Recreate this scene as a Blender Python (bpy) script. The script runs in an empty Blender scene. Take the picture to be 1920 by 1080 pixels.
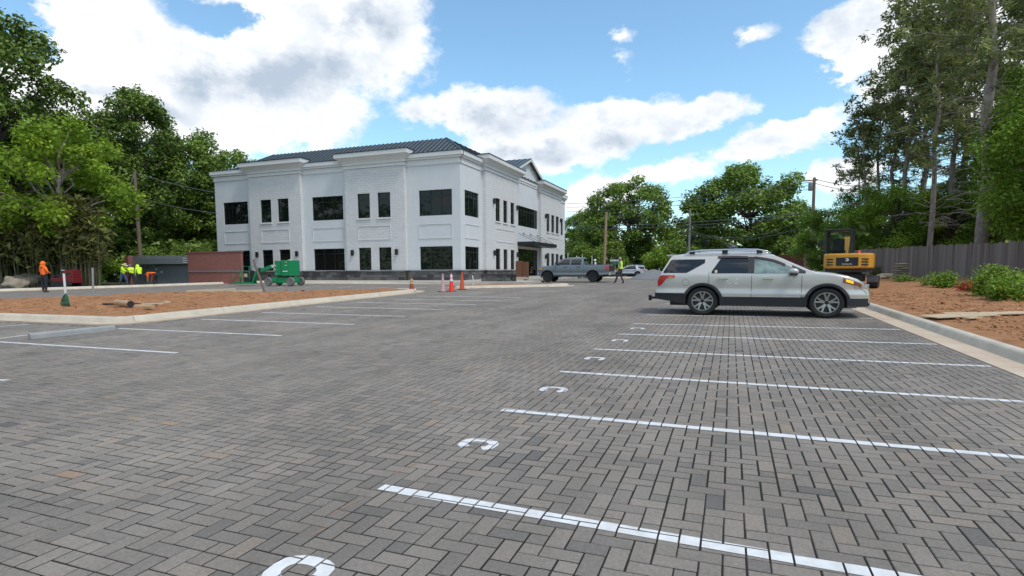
import bpy, bmesh, math, random
import numpy as np
from mathutils import Vector, Matrix, noise as mnoise
from mathutils.geometry import tessellate_polygon
R = math.radians
random.seed(7)
rng = np.random.default_rng(7)
SC = bpy.context.scene
COL = SC.collection

# ------------------------------------------------------------------ camera
FPX, CYP = 1068.0, 600.0                    # focal length and principal row, in pixels of the 1920x1080 photograph
PIT, YAW, ROL = R(-4.93), R(-20.96), R(-0.28)
CAMH = 1.48
SLOPE = 0.015                               # the lot climbs 1.5 % away from the camera
_f = Vector((math.sin(YAW)*math.cos(PIT), math.cos(YAW)*math.cos(PIT), math.sin(PIT)))
_r = Vector((math.cos(YAW), -math.sin(YAW), 0)); _u = _r.cross(_f)
CR = _r*math.cos(ROL)+_u*math.sin(ROL); CU = -_r*math.sin(ROL)+_u*math.cos(ROL); CF = _f
EYE = Vector((0, 0, CAMH))
cam_d = bpy.data.cameras.new('camera'); cam = bpy.data.objects.new('camera', cam_d); COL.objects.link(cam)
cam_d.sensor_width = 36; cam_d.lens = FPX/1920*36; cam_d.shift_y = (CYP-540)/1920
cam_d.clip_start = 0.05; cam_d.clip_end = 3000
m = Matrix((CR, CU, -CF)).transposed().to_4x4(); m.translation = EYE
cam.matrix_world = m
SC.camera = cam

def gz(x, y):                                # climbs to 48 m, then falls gently to the road
    if y <= 48: return SLOPE*max(-20.0, y)
    return .72-.0055*min(y-48, 60)
def ray(px, py): return CR*((px-960)/FPX)+CU*((CYP-py)/FPX)+CF
def px(x, y):                                # pixel -> point on the sloping ground
    d = ray(x, y); t = -CAMH/(d.z-SLOPE*d.y); return EYE+d*t
def pdp(x, depth):                           # pixel column + depth -> ground point
    d = ray(x, 520); p = EYE+d*(depth/d.dot(CF)); return Vector((p.x, p.y, gz(p.x, p.y)))
def azel(x, y):
    d = ray(x, y).normalized(); return math.atan2(d.x, d.y), math.asin(d.z)

# ------------------------------------------------------------------ sky, sun, exposure
SUN_AZ, SUN_EL = R(112), R(58)               # azimuth from +Y towards +X
W = bpy.data.worlds.new('World'); SC.world = W; W.use_nodes = True
nt = W.node_tree; nt.nodes.clear(); N = nt.nodes.new; LK = nt.links.new
def wmath(op, a, b=None, c=None, clamp=False):
    n = N('ShaderNodeMath'); n.operation = op; n.use_clamp = clamp
    for i, v in enumerate((a, b, c)):
        if v is None: continue
        if isinstance(v, (int, float)): n.inputs[i].default_value = v
        else: LK(v, n.inputs[i])
    return n.outputs[0]
def wss(v, lo, hi):
    n = N('ShaderNodeMapRange'); n.interpolation_type = 'SMOOTHSTEP'
    LK(v, n.inputs[0]); n.inputs[1].default_value = lo; n.inputs[2].default_value = hi
    return n.outputs[0]
sky = N('ShaderNodeTexSky'); sky.sky_type = 'NISHITA'; sky.sun_disc = False
sky.sun_elevation = SUN_EL; sky.sun_rotation = SUN_AZ
sky.air_density = 1.0; sky.dust_density = 0.6; sky.ozone_density = 2.2
tc = N('ShaderNodeTexCoord'); sep = N('ShaderNodeSeparateXYZ'); LK(tc.outputs['Generated'], sep.inputs[0])
az = wmath('ARCTAN2', sep.outputs[0], sep.outputs[1]); el = wmath('ARCSINE', sep.outputs[2])
def wnoise(scale, detail, rough, off=(0, 0, 0), stretch=(1, 1, 1.5)):
    mp = N('ShaderNodeMapping'); LK(tc.outputs['Generated'], mp.inputs[0]); mp.inputs[1].default_value = off; mp.inputs[3].default_value = stretch
    n = N('ShaderNodeTexNoise'); n.inputs['Scale'].default_value = scale; n.inputs['Detail'].default_value = detail; n.inputs['Roughness'].default_value = rough
    LK(mp.outputs[0], n.inputs[0]); return n.outputs[0]
n_big = wnoise(5.5, 9, 0.62); n_mid = wnoise(13, 8, 0.62, (3, 1, 7)); n_sh = wnoise(7, 9, 0.6, (9, 4, 2)); n_fine = wnoise(38, 6, 0.6, (2, 8, 5))
comb = N('ShaderNodeCombineXYZ')
LK(wmath('ADD', az, wmath('MULTIPLY', wmath('SUBTRACT', n_mid, 0.5), 0.10)), comb.inputs[0])
LK(wmath('ADD', el, wmath('MULTIPLY', wmath('SUBTRACT', n_big, 0.5), 0.10)), comb.inputs[1])
def blob(x, y, rx, ry, rot=0, k=1.0):               # a cloud bank at the bearing of photo pixel (x, y), radii in pixels
    a, e = azel(x, y)
    mp = N('ShaderNodeMapping'); mp.vector_type = 'TEXTURE'; LK(comb.outputs[0], mp.inputs[0])
    mp.inputs[1].default_value = (a, e, 0); mp.inputs[2].default_value = (0, 0, R(rot))
    mp.inputs[3].default_value = (rx/FPX, ry/FPX, 1)
    l = N('ShaderNodeVectorMath'); l.operation = 'LENGTH'; LK(mp.outputs[0], l.inputs[0])
    return wmath('MULTIPLY', wmath('SUBTRACT', 1.0, l.outputs['Value']), k)
def blobs(lst):
    o = None
    for b in lst:
        v = blob(*b); o = v if o is None else wmath('SMOOTH_MAX', o, v, 0.25)
    return o
cloud_f = blobs([(170, 60, 190, 95, -8), (500, 95, 240, 135, 5), (690, 70, 140, 120, 0), (350, 215, 210, 75, -12), (560, 215, 160, 60, 8),
                 (905, 222, 170, 52, 4), (1060, 262, 160, 52, 3), (1180, 220, 120, 45, 0), (1300, 218, 120, 30, 6), (960, 290, 120, 45, 0),
                 (1400, 70, 52, 22, 14, .55), (1158, 64, 34, 20, 10, .4), (1650, 60, 130, 75, 15), (1580, 140, 60, 26, 0), (1470, 262, 120, 42, 14), (1580, 325, 70, 26, 5),
                 (1240, 335, 120, 32, 5), (1120, 370, 110, 45, 0), (1800, 120, 160, 120, 0), (80, 180, 150, 70, 0), (1340, 300, 40, 20, 0, .5), (1158, 112, 28, 20, 0, .33)])
shade_f = blobs([(555, 140, 175, 52, 4), (715, 50, 80, 45, -5), (930, 235, 130, 30, 3), (1010, 285, 120, 26, 0), (1140, 262, 75, 20, 0), (270, 190, 90, 16, -10)])
fwd = N('ShaderNodeVectorMath'); fwd.operation = 'DOT_PRODUCT'; LK(tc.outputs['Generated'], fwd.inputs[0]); fwd.inputs[1].default_value = CF
away = wss(fwd.outputs['Value'], 0.62, 0.42)
generic = wmath('MULTIPLY', wmath('MULTIPLY', wmath('SUBTRACT', n_big, 0.47), 5.0), away)
dens = wmath('ADD', cloud_f, wmath('MULTIPLY', wmath('SUBTRACT', n_mid, 0.5), 1.15))
dens = wmath('ADD', dens, wmath('MULTIPLY', wmath('SUBTRACT', n_big, 0.5), 0.7))
dens = wmath('ADD', dens, wmath('MULTIPLY', wmath('SUBTRACT', n_fine, 0.5), 0.5))
gaps = blobs([(395, 22, 85, 40, 0), (15, 30, 70, 60, 0), (1500, 170, 60, 60, 0)])
dens = wmath('SUBTRACT', dens, wmath('MULTIPLY', wmath('MAXIMUM', gaps, 0.0), 1.15))
mask = wmath('MAXIMUM', wss(dens, 0.0, 0.34), wmath('MULTIPLY', wss(generic, 0.0, 0.5), wss(sep.outputs[2], 0.0, 0.12)))
shade = wmath('ADD', wmath('MULTIPLY', wss(wmath('ADD', shade_f, wmath('MULTIPLY', wmath('SUBTRACT', n_sh, 0.5), 1.1)), -0.30, 0.95), 0.66), wmath('ADD', wmath('MULTIPLY', wss(n_sh, 0.42, 0.72), 0.30), wmath('MULTIPLY', wss(n_mid, 0.40, 0.68), 0.42)), clamp=True)
ccol = N('ShaderNodeMix'); ccol.data_type = 'RGBA'; LK(shade, ccol.inputs[0])
ccol.inputs[6].default_value = (8.6, 8.65, 8.75, 1); ccol.inputs[7].default_value = (3.7, 4.4, 5.3, 1)
skyg = N('ShaderNodeMix'); skyg.data_type = 'RGBA'; skyg.blend_type = 'MULTIPLY'; skyg.inputs[0].default_value = 1.0
LK(sky.outputs[0], skyg.inputs[6]); skyg.inputs[7].default_value = (1.40, 1.66, 1.58, 1)
smix = N('ShaderNodeMix'); smix.data_type = 'RGBA'; LK(mask, smix.inputs[0]); LK(skyg.outputs[2], smix.inputs[6]); LK(ccol.outputs[2], smix.inputs[7])
bg = N('ShaderNodeBackground'); bg.inputs[1].default_value = 0.1; LK(smix.outputs[2], bg.inputs[0])
wo = N('ShaderNodeOutputWorld'); LK(bg.outputs[0], wo.inputs[0])

sun_d = bpy.data.lights.new('sun', 'SUN'); sun = bpy.data.objects.new('sun', sun_d); COL.objects.link(sun)
sun_d.energy = 1.5; sun_d.angle = R(14); sun_d.color = (1, 0.94, 0.85)
sd = Vector((math.sin(SUN_AZ)*math.cos(SUN_EL), math.cos(SUN_AZ)*math.cos(SUN_EL), math.sin(SUN_EL)))
sun.rotation_euler = (-sd).to_track_quat('-Z', 'Y').to_euler()
SC.view_settings.view_transform = 'Standard'; SC.view_settings.look = 'None'
SC.view_settings.exposure = 0.50; SC.view_settings.gamma = 1.0
SC.cycles.max_bounces = 6; SC.cycles.transparent_max_bounces = 8

# ------------------------------------------------------------------ materials
MATS = {}
def mat(name, col, rough=0.7, metal=0.0, var=0.0, vscale=8.0, bump=0.0, bscale=60.0, col2=None, coat=0.0, spec=0.5, trans=0.0, attr=None, emit=None, coord='Object', detail=6):
    if name in MATS: return MATS[name]
    m = bpy.data.materials.new(name); m.use_nodes = True; MATS[name] = m
    t = m.node_tree; b = t.nodes['Principled BSDF']; n = t.nodes.new; l = t.links.new
    b.inputs['Base Color'].default_value = (*col, 1); b.inputs['Roughness'].default_value = rough; b.inputs['Metallic'].default_value = metal
    b.inputs['Specular IOR Level'].default_value = spec
    if coat: b.inputs['Coat Weight'].default_value = coat; b.inputs['Coat Roughness'].default_value = 0.04
    if emit: b.inputs['Emission Color'].default_value = (*emit[0], 1); b.inputs['Emission Strength'].default_value = emit[1]
    src = None
    if var or col2 or bump:
        c = n('ShaderNodeTexCoord')
    if attr == 'tone':
        a = n('ShaderNodeAttribute'); a.attribute_name = 'tone'; src = a.outputs['Fac']
    elif attr == 'object':
        a = n('ShaderNodeObjectInfo'); src = a.outputs['Random']
    if src is None and (var or col2):
        z = n('ShaderNodeTexNoise'); z.inputs['Scale'].default_value = vscale; z.inputs['Detail'].default_value = detail; z.inputs['Roughness'].default_value = 0.65
        l(c.outputs[coord], z.inputs[0]); src = z.outputs[0]
    if src is not None:
        r = n('ShaderNodeValToRGB'); l(src, r.inputs[0])
        c2 = col2 if col2 else tuple(min(1, x*(1+var)) for x in col); c1 = col if col2 else tuple(x*(1-var) for x in col)
        lo, hi = (0.0, 1.0) if attr else (0.3, 0.7)
        r.color_ramp.elements[0].position = lo; r.color_ramp.elements[0].color = (*c1, 1)
        r.color_ramp.elements[1].position = hi; r.color_ramp.elements[1].color = (*c2, 1)
        l(r.outputs[0], b.inputs['Base Color'])
        m['ramp'] = 1
    if bump:
        z2 = n('ShaderNodeTexNoise'); z2.inputs['Scale'].default_value = bscale; z2.inputs['Detail'].default_value = 5
        l(c.outputs[coord], z2.inputs[0])
        bp = n('ShaderNodeBump'); bp.inputs['Strength'].default_value = bump; bp.inputs['Distance'].default_value = 0.02
        l(z2.outputs[0], bp.inputs['Height']); l(bp.outputs[0], b.inputs['Normal'])
    if trans:
        tr = n('ShaderNodeBsdfTranslucent'); mx = n('ShaderNodeMixShader'); mx.inputs[0].default_value = trans
        if src is not None: l(r.outputs[0], tr.inputs[0])
        else: tr.inputs[0].default_value = (*col, 1)
        l(b.outputs[0], mx.inputs[1]); l(tr.outputs[0], mx.inputs[2]); l(mx.outputs[0], t.nodes['Material Output'].inputs[0])
    return m
def paver_mat(name, src_kind):
    m = bpy.data.materials.new(name); m.use_nodes = True; MATS[name] = m
    t = m.node_tree; b = t.nodes['Principled BSDF']; n = t.nodes.new; l = t.links.new
    if src_kind == 'attr':
        a = n('ShaderNodeAttribute'); a.attribute_name = 'tone'; s = a.outputs['Fac']
    else:
        a = n('ShaderNodeObjectInfo'); sp = n('ShaderNodeSeparateColor'); l(a.outputs['Color'], sp.inputs[0]); s = sp.outputs[0]
    r = n('ShaderNodeValToRGB'); l(s, r.inputs[0]); e = r.color_ramp.elements
    e[0].position = 0; e[0].color = (.135, .125, .118, 1); e[1].position = 1; e[1].color = (.30, .21, .15, 1)
    for p, c in ((.3, (.212, .188, .164, 1)), (.62, (.26, .226, .193, 1)), (.82, (.28, .225, .175, 1))):
        x = e.new(p); x.color = c
    g = n('ShaderNodeNewGeometry'); z = n('ShaderNodeTexNoise'); z.inputs['Scale'].default_value = 55; z.inputs['Detail'].default_value = 6; z.inputs['Roughness'].default_value = .7; l(g.outputs['Position'], z.inputs[0])
    z3 = n('ShaderNodeTexNoise'); z3.inputs['Scale'].default_value = .55; z3.inputs['Detail'].default_value = 4; l(g.outputs['Position'], z3.inputs[0])
    mr = n('ShaderNodeMapRange'); l(z.outputs[0], mr.inputs[0]); mr.inputs[1].default_value = .25; mr.inputs[2].default_value = .75; mr.inputs[3].default_value = .72; mr.inputs[4].default_value = 1.28
    mr3 = n('ShaderNodeMapRange'); l(z3.outputs[0], mr3.inputs[0]); mr3.inputs[1].default_value = .3; mr3.inputs[2].default_value = .7; mr3.inputs[3].default_value = .84; mr3.inputs[4].default_value = 1.14
    mp4 = n('ShaderNodeMapping'); mp4.inputs[3].default_value = (1.5, .09, 1); l(g.outputs['Position'], mp4.inputs[0])      # tyre tracks and dust along the aisle
    z4 = n('ShaderNodeTexNoise'); z4.inputs['Scale'].default_value = 1; z4.inputs['Detail'].default_value = 5; l(mp4.outputs[0], z4.inputs[0])
    mr4 = n('ShaderNodeMapRange'); l(z4.outputs[0], mr4.inputs[0]); mr4.inputs[1].default_value = .3; mr4.inputs[2].default_value = .7; mr4.inputs[3].default_value = .87; mr4.inputs[4].default_value = 1.10
    m34 = n('ShaderNodeMath'); m34.operation = 'MULTIPLY'; l(mr3.outputs[0], m34.inputs[0]); l(mr4.outputs[0], m34.inputs[1])
    mu = n('ShaderNodeMath'); mu.operation = 'MULTIPLY'; l(mr.outputs[0], mu.inputs[0]); l(m34.outputs[0], mu.inputs[1])
    mx = n('ShaderNodeVectorMath'); mx.operation = 'SCALE'; l(r.outputs[0], mx.inputs[0]); l(mu.outputs[0], mx.inputs['Scale']); l(mx.outputs[0], b.inputs['Base Color'])
    b.inputs['Roughness'].default_value = .9; b.inputs['Specular IOR Level'].default_value = .18
    z2 = n('ShaderNodeTexNoise'); z2.inputs['Scale'].default_value = 320; z2.inputs['Detail'].default_value = 3; l(g.outputs['Position'], z2.inputs[0])
    bp = n('ShaderNodeBump'); bp.inputs['Strength'].default_value = .5; bp.inputs['Distance'].default_value = .004; l(z2.outputs[0], bp.inputs['Height']); l(bp.outputs[0], b.inputs['Normal'])
    return m
def brick_mat(name, c1, c2, mortar, bw, bh, ms, rough=.8, bump=.6):
    m = bpy.data.materials.new(name); m.use_nodes = True; MATS[name] = m
    t = m.node_tree; b = t.nodes['Principled BSDF']; n = t.nodes.new; l = t.links.new
    c = n('ShaderNodeTexCoord'); s = n('ShaderNodeSeparateXYZ'); l(c.outputs['Object'], s.inputs[0])
    a = n('ShaderNodeMath'); a.operation = 'ADD'; l(s.outputs[0], a.inputs[0]); l(s.outputs[1], a.inputs[1])
    k = n('ShaderNodeCombineXYZ'); l(a.outputs[0], k.inputs[0]); l(s.outputs[2], k.inputs[1])
    br = n('ShaderNodeTexBrick'); l(k.outputs[0], br.inputs[0]); br.inputs['Color1'].default_value = (*c1, 1); br.inputs['Color2'].default_value = (*c2, 1); br.inputs['Mortar'].default_value = (*mortar, 1)
    br.inputs['Scale'].default_value = 1; br.inputs['Brick Width'].default_value = bw; br.inputs['Row Height'].default_value = bh; br.inputs['Mortar Size'].default_value = ms
    z = n('ShaderNodeTexNoise'); z.inputs['Scale'].default_value = 1.3; z.inputs['Detail'].default_value = 6; l(c.outputs['Object'], z.inputs[0])
    mr = n('ShaderNodeMapRange'); l(z.outputs[0], mr.inputs[0]); mr.inputs[1].default_value = .3; mr.inputs[2].default_value = .7; mr.inputs[3].default_value = .965; mr.inputs[4].default_value = 1.03
    v = n('ShaderNodeVectorMath'); v.operation = 'SCALE'; l(br.outputs[0], v.inputs[0]); l(mr.outputs[0], v.inputs['Scale']); l(v.outputs[0], b.inputs['Base Color'])
    bp = n('ShaderNodeBump'); bp.inputs['Strength'].default_value = bump; bp.inputs['Distance'].default_value = .02; bp.invert = True; l(br.outputs['Fac'], bp.inputs['Height']); l(bp.outputs[0], b.inputs['Normal'])
    b.inputs['Roughness'].default_value = rough
    return m
M_PAV_A = paver_mat('paver_concrete', 'attr'); M_PAV_O = paver_mat('paver_concrete_single', 'obj')
M_LOT = mat('lot_surface', (.205, .182, .160), .9, spec=.2, var=.16, vscale=1.5, bump=.25, bscale=40)
M_SAND = mat('joint_sand', (.03, .028, .026), .95, var=.6, vscale=180, spec=.1)
M_PAINT = mat('road_paint', (.60, .59, .575), .6, col2=(.80, .80, .80), vscale=9, bump=.3, bscale=250, detail=10)
M_CONC = mat('kerb_concrete', (.46, .40, .32), .85, col2=(.60, .54, .44), vscale=2.2, bump=.3, bscale=90)
M_GUT = mat('gutter_concrete', (.47, .35, .24), .85, col2=(.58, .48, .37), vscale=1.6, bump=.3, bscale=90)
M_WALK = mat('sidewalk_concrete', (.46, .43, .38), .85, var=.1, vscale=1.2, bump=.2)
M_DIRT = mat('red_clay', (.20, .080, .028), .95, col2=(.43, .205, .085), vscale=3.2, bump=1.0, bscale=18, detail=12)
M_CLOD = mat('clay_clod', (.22, .092, .036), .95, col2=(.46, .24, .11), vscale=9)
M_GRND = mat('leaf_litter', (.06, .05, .03), .95, col2=(.07, .085, .03), vscale=.5, bump=.5, bscale=8)
M_STUC = mat('white_stucco', (.62, .625, .635), .85, var=.035, vscale=1.2, bump=.15, bscale=60)
M_TRIM = mat('white_trim', (.66, .65, .645), .75, var=.03, vscale=2)
M_WBRK = brick_mat('white_painted_brick', (.66, .645, .64), (.625, .61, .605), (.54, .525, .52), .62, .21, .014, bump=.6)
M_STONE = mat('dark_stone', (.045, .041, .041), .8, attr='object', col2=(.16, .148, .14), vscale=2.5, bump=.8, bscale=25)
M_MORT = mat('dark_mortar', (.035, .033, .032), .9)
M_SEAMSHADE_DRIP = mat('seam_shade_drip_metal', (.035, .042, .048), .4, metal=.3)  # seam ribs: roof metal with shade painted in; drip edges: their own dark metal
M_ROOF = mat('dark_seam_metal', (.105, .12, .13), .42, metal=.25, var=.06, vscale=.8)
M_BLKM = mat('black_metal', (.012, .012, .014), .4)
M_GLASS = mat('dark_glass', (.006, .009, .008), .03, spec=.32)
M_BRICK = brick_mat('red_brick', (.30, .078, .058), (.215, .06, .048), (.33, .23, .20), .215, .075, .009)
M_CMU = brick_mat('grey_block', (.22, .23, .24), (.185, .195, .205), (.15, .155, .16), .41, .205, .011, bump=.4)
M_STEEL = mat('grey_painted_steel', (.19, .215, .23), .5, var=.1, vscale=3)
M_WOODF = mat('weathered_fence_wood', (.13, .108, .096), .9, attr='object', col2=(.21, .18, .162), vscale=2.5, bump=.5, bscale=30)
M_POLE = mat('pole_wood', (.25, .17, .10), .9, col2=(.33, .24, .15), vscale=2, bump=.5, bscale=20)
M_BARK = mat('grey_bark', (.17, .135, .118), .95, col2=(.36, .30, .27), vscale=3.5, bump=1, bscale=14)
M_BARKD = mat('dark_bark', (.05, .037, .03), .95, col2=(.11, .085, .07), vscale=3.5, bump=1, bscale=14)
M_LUMB = mat('pale_lumber', (.46, .34, .21), .8, col2=(.58, .46, .31), vscale=4)
M_RUB = mat('tyre_rubber', (.014, .014, .015), .8)
M_ALLOY = mat('alloy_rim', (.40, .385, .365), .3, metal=.85)
M_BLKRIM = mat('black_rim', (.02, .02, .022), .35, metal=.3)
M_PLAS = mat('black_plastic', (.017, .018, .021), .6, bump=.1, bscale=300)
M_CHROME = mat('chrome', (.7, .7, .7), .12, metal=1)
M_CARGL = mat('tinted_car_glass', (.010, .012, .013), .03, spec=.7)
M_CARGL2 = mat('clear_car_glass', (.16, .22, .21), .04, spec=.7, var=.5, vscale=3.5)
M_RED = mat('red_lens', (.45, .01, .015), .15, coat=.5)
M_AMBER = mat('amber_lens', (.75, .28, .015), .15, coat=.5)
M_CLEAR = mat('clear_lens', (.5, .5, .5), .08, metal=.5, coat=.5)

# ------------------------------------------------------------------ mesh helpers
class MB:
    def __init__(s): s.v = []; s.f = []; s.m = []
    def add(s, vs, fs, mi=0):
        o = len(s.v); s.v += [tuple(v) for v in vs]; s.f += [tuple(i+o for i in f) for f in fs]; s.m += [mi]*len(fs); return s
    def box(s, x0, x1, y0, y1, z0, z1, mi=0, T=None):
        vs = [(x, y, z) for z in (z0, z1) for y in (y0, y1) for x in (x0, x1)]
        if T: vs = [T(*v) for v in vs]
        return s.add(vs, [(0, 2, 3, 1), (4, 5, 7, 6), (0, 1, 5, 4), (2, 6, 7, 3), (0, 4, 6, 2), (1, 3, 7, 5)], mi)
    def bar(s, a, b, w, h, mi=0, up=(0, 0, 1)):
        a = Vector(a); b = Vector(b); d = (b-a).normalized(); up = Vector(up)
        if abs(d.dot(up)) > .99: up = Vector((1, 0, 0))
        sx = d.cross(up).normalized(); uy = sx.cross(d)
        vs = [p+sx*i*w/2+uy*j*h/2 for p in (a, b) for j in (-1, 1) for i in (-1, 1)]
        return s.add(vs, [(0, 2, 3, 1), (4, 5, 7, 6), (0, 1, 5, 4), (2, 6, 7, 3), (0, 4, 6, 2), (1, 3, 7, 5)], mi)
    def tube(s, pts, rad, n=8, mi=0, cap=True):
        pts = [Vector(p) for p in pts]
        if not isinstance(rad, (list, tuple)): rad = [rad]*len(pts)
        vs = []; fs = []; prev = None
        for i, p in enumerate(pts):
            d = (pts[min(i+1, len(pts)-1)]-pts[max(i-1, 0)])
            d = d.normalized() if d.length > 1e-9 else Vector((0, 0, 1))
            a = prev if prev else (Vector((0, 0, 1)) if abs(d.z) < .9 else Vector((1, 0, 0)))
            x = (a-d*a.dot(d)).normalized(); prev = x; y = d.cross(x)
            for k in range(n):
                t = 2*math.pi*k/n; vs.append(p+(x*math.cos(t)+y*math.sin(t))*rad[i])
        for i in range(len(pts)-1):
            for k in range(n):
                k2 = (k+1) % n; fs.append((i*n+k, i*n+k2, (i+1)*n+k2, (i+1)*n+k))
        if cap: fs.append(tuple(range(n-1, -1, -1))); fs.append(tuple((len(pts)-1)*n+k for k in range(n)))
        return s.add(vs, fs, mi)
    def lathe(s, prof, n=16, mi=0, M=None, close=False):
        vs = []; fs = []
        for r, z in prof:
            for k in range(n):
                t = 2*math.pi*k/n; p = Vector((r*math.cos(t), r*math.sin(t), z)); vs.append(M @ p if M else p)
        q = len(prof)
        for i in range(q if close else q-1):
            j = (i+1) % q
            for k in range(n):
                k2 = (k+1) % n; fs.append((i*n+k, i*n+k2, j*n+k2, j*n+k))
        if not close:
            if prof[0][0] > 1e-6: fs.append(tuple(range(n-1, -1, -1)))
            if prof[-1][0] > 1e-6: fs.append(tuple((q-1)*n+k for k in range(n)))
        return s.add(vs, fs, mi)
    def prism(s, poly, d0, d1, T, mi=0):      # poly (a, b) extruded from d0 to d1; T(a, b, d) -> point
        n = len(poly); vs = [T(a, b, d0) for a, b in poly]+[T(a, b, d1) for a, b in poly]
        tri = tessellate_polygon([[Vector((a, b, 0)) for a, b in poly]])
        fs = [tuple(t) for t in tri]+[tuple(i+n for i in reversed(t)) for t in tri]+[(i, (i+1) % n, (i+1) % n+n, i+n) for i in range(n)]
        return s.add(vs, fs, mi)
    def blob(s, c, r, sub=1, jit=.15, mi=0, seed=0, sq=(1, 1, 1)):
        bm = bmesh.new(); bmesh.ops.create_icosphere(bm, subdivisions=sub, radius=1.0)
        vs = []
        for v in bm.verts:
            k = 1+jit*mnoise.noise(v.co*1.7+Vector((seed*3.1, seed, 0)))*2
            vs.append((c[0]+v.co.x*r*k*sq[0], c[1]+v.co.y*r*k*sq[1], c[2]+v.co.z*r*k*sq[2]))
        fs = [tuple(v.index for v in f.verts) for f in bm.faces]; bm.free(); return s.add(vs, fs, mi)
    def build(s, name, mats, parent=None, loc=None, smooth=False, bevel=0, recalc=True):
        me = bpy.data.meshes.new(name); me.from_pydata(s.v, [], s.f)
        for mm in (mats if isinstance(mats, (list, tuple)) else [mats]): me.materials.append(mm)
        if any(s.m): me.polygons.foreach_set('material_index', s.m)
        if recalc and len(s.f) < 30000:
            bm = bmesh.new(); bm.from_mesh(me); bmesh.ops.recalc_face_normals(bm, faces=bm.faces); bm.to_mesh(me); bm.free()
        if smooth:
            me.polygons.foreach_set('use_smooth', [True]*len(me.polygons))
            if smooth != 'all': me.set_sharp_from_angle(angle=R(38))
        return link(name, me, parent, loc, bevel)
def link(name, me, parent=None, loc=None, bevel=0):
    o = bpy.data.objects.new(name, me); COL.objects.link(o)
    if parent: o.parent = parent
    if loc is not None: o.location = loc
    if bevel:
        b = o.modifiers.new('bevel', 'BEVEL'); b.width = bevel; b.segments = 2; b.limit_method = 'ANGLE'
    return o
def tag(o, label=None, cat=None, group=None, kind=None):
    if label: o['label'] = label
    if cat: o['category'] = cat
    if group: o['group'] = group
    if kind: o['kind'] = kind
    return o
def thing(name, label, cat, loc=(0, 0, 0), rz=0, group=None, scale=1):
    o = bpy.data.objects.new(name, None); COL.objects.link(o); o.empty_display_size = .2
    o.location = loc; o.rotation_euler = (0, 0, rz); o.scale = (scale,)*3
    return tag(o, label, cat, group)
def copy_tree(o, parent=None):
    c = o.copy(); COL.objects.link(c); c.parent = parent
    for ch in o.children: copy_tree(ch, c)
    return c
def text_mesh(txt, size, name, material, parent, M):
    cu = bpy.data.curves.new(name, 'FONT'); cu.body = txt; cu.size = size; cu.align_x = 'CENTER'; cu.align_y = 'CENTER'; cu.extrude = .002
    o = bpy.data.objects.new(name, cu); COL.objects.link(o)
    me = bpy.data.meshes.new_from_object(o.evaluated_get(bpy.context.evaluated_depsgraph_get())); bpy.data.objects.remove(o)
    me.materials.clear(); me.materials.append(material); me.transform(M); return link(name, me, parent)

# ------------------------------------------------------------------ ground
def sheet(name, xs, ys, zf, material, parent=None, keep=None, smooth=True):
    vs = [(x, y, zf(x, y)) for y in ys for x in xs]; nx = len(xs); fs = []
    for j in range(len(ys)-1):
        for i in range(nx-1):
            if keep and not keep((xs[i]+xs[i+1])/2, (ys[j]+ys[j+1])/2): continue
            fs.append((j*nx+i, j*nx+i+1, (j+1)*nx+i+1, (j+1)*nx+i))
    b = MB(); b.add(vs, fs); return b.build(name, material, parent, smooth='all' if smooth else False, recalc=False)
big = [-1500, -600, -300, -150, -100, -70, -50, -30, -15, 0, 15, 30, 50, 70, 100, 150, 300, 600, 1500]
ground = tag(sheet('ground', big, [-300, -100, -20, 0, 20, 40, 48, 60, 70, 90, 108, 130, 200, 400, 800, 2000], lambda x, y: gz(x, y)-.06, M_GRND), kind='structure')
lot = tag(sheet('parking_lot', [-44, -30, -15, 0, 3.45], [-12, 0, 10, 20, 30, 40, 48, 55, 60], lambda x, y: gz(x, y)-.024, M_LOT), kind='structure')
road = tag(sheet('road', [-60, -20, 0, 40, 90], [80, 86, 92], lambda x, y: gz(x, y)-.012, M_LOT), kind='structure')

W0 = .11                                     # half-unit of a paver: 0.11 x 0.22 m
def in_view(x, y, m=36):
    a = math.degrees(math.atan2(x, y)-YAW); return abs(a) < 43+m and y > .3
PAVX0, PAVX1, PAVY1 = -14.4, 3.40, 35.2
def pav_region(x, y):
    if PAVX0 < x < PAVX1 and .3 < y < PAVY1: return True
    return -23 < x <= PAVX0 and 2.5 < y < 9.55
sandp = MB()
for x0, x1, y0, y1 in ((PAVX0, PAVX1, .2, PAVY1), (-23, PAVX0, 2.5, 9.6)):
    sandp.add([(x0, y0, gz(0, y0)-.0034), (x1, y0, gz(0, y0)-.0034), (x1, y1, gz(0, y1)-.0034), (x0, y1, gz(0, y1)-.0034)], [(0, 1, 2, 3)])
sandp.build('joint_sand', M_SAND, lot)
pavers = []                                  # (cx, cy, half x, half y)
i0, i1 = int(-23/W0)-1, int(PAVX1/W0)+1
for j in range(int(.3/W0), int(PAVY1/W0)+1):
    for i in range(i0, i1):
        c = (i-j) % 4
        if c == 0: q = ((i+1)*W0, (j+.5)*W0, W0, W0/2)
        elif c == 3: q = ((i+.5)*W0, (j+1)*W0, W0/2, W0)
        else: continue
        if q[0]+q[2] > PAVX1:                # stones cut along the gutter
            lo_ = q[0]-q[2]
            if PAVX1-lo_ < .02: continue
            q = ((lo_+PAVX1)/2, q[1], (PAVX1-lo_)/2, q[3])
            if in_view(q[0], q[1]): pavers.append(q)
            continue
        if not pav_region(q[0], q[1]) or not in_view(q[0], q[1]): continue
        if random.random() < .13:                # a full stone laid as two halves
            if c == 0: pavers += [(q[0]-W0/2, q[1], W0/2, W0/2), (q[0]+W0/2, q[1], W0/2, W0/2)]
            else: pavers += [(q[0], q[1]-W0/2, W0/2, W0/2), (q[0], q[1]+W0/2, W0/2, W0/2)]
        else: pavers.append(q)
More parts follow.
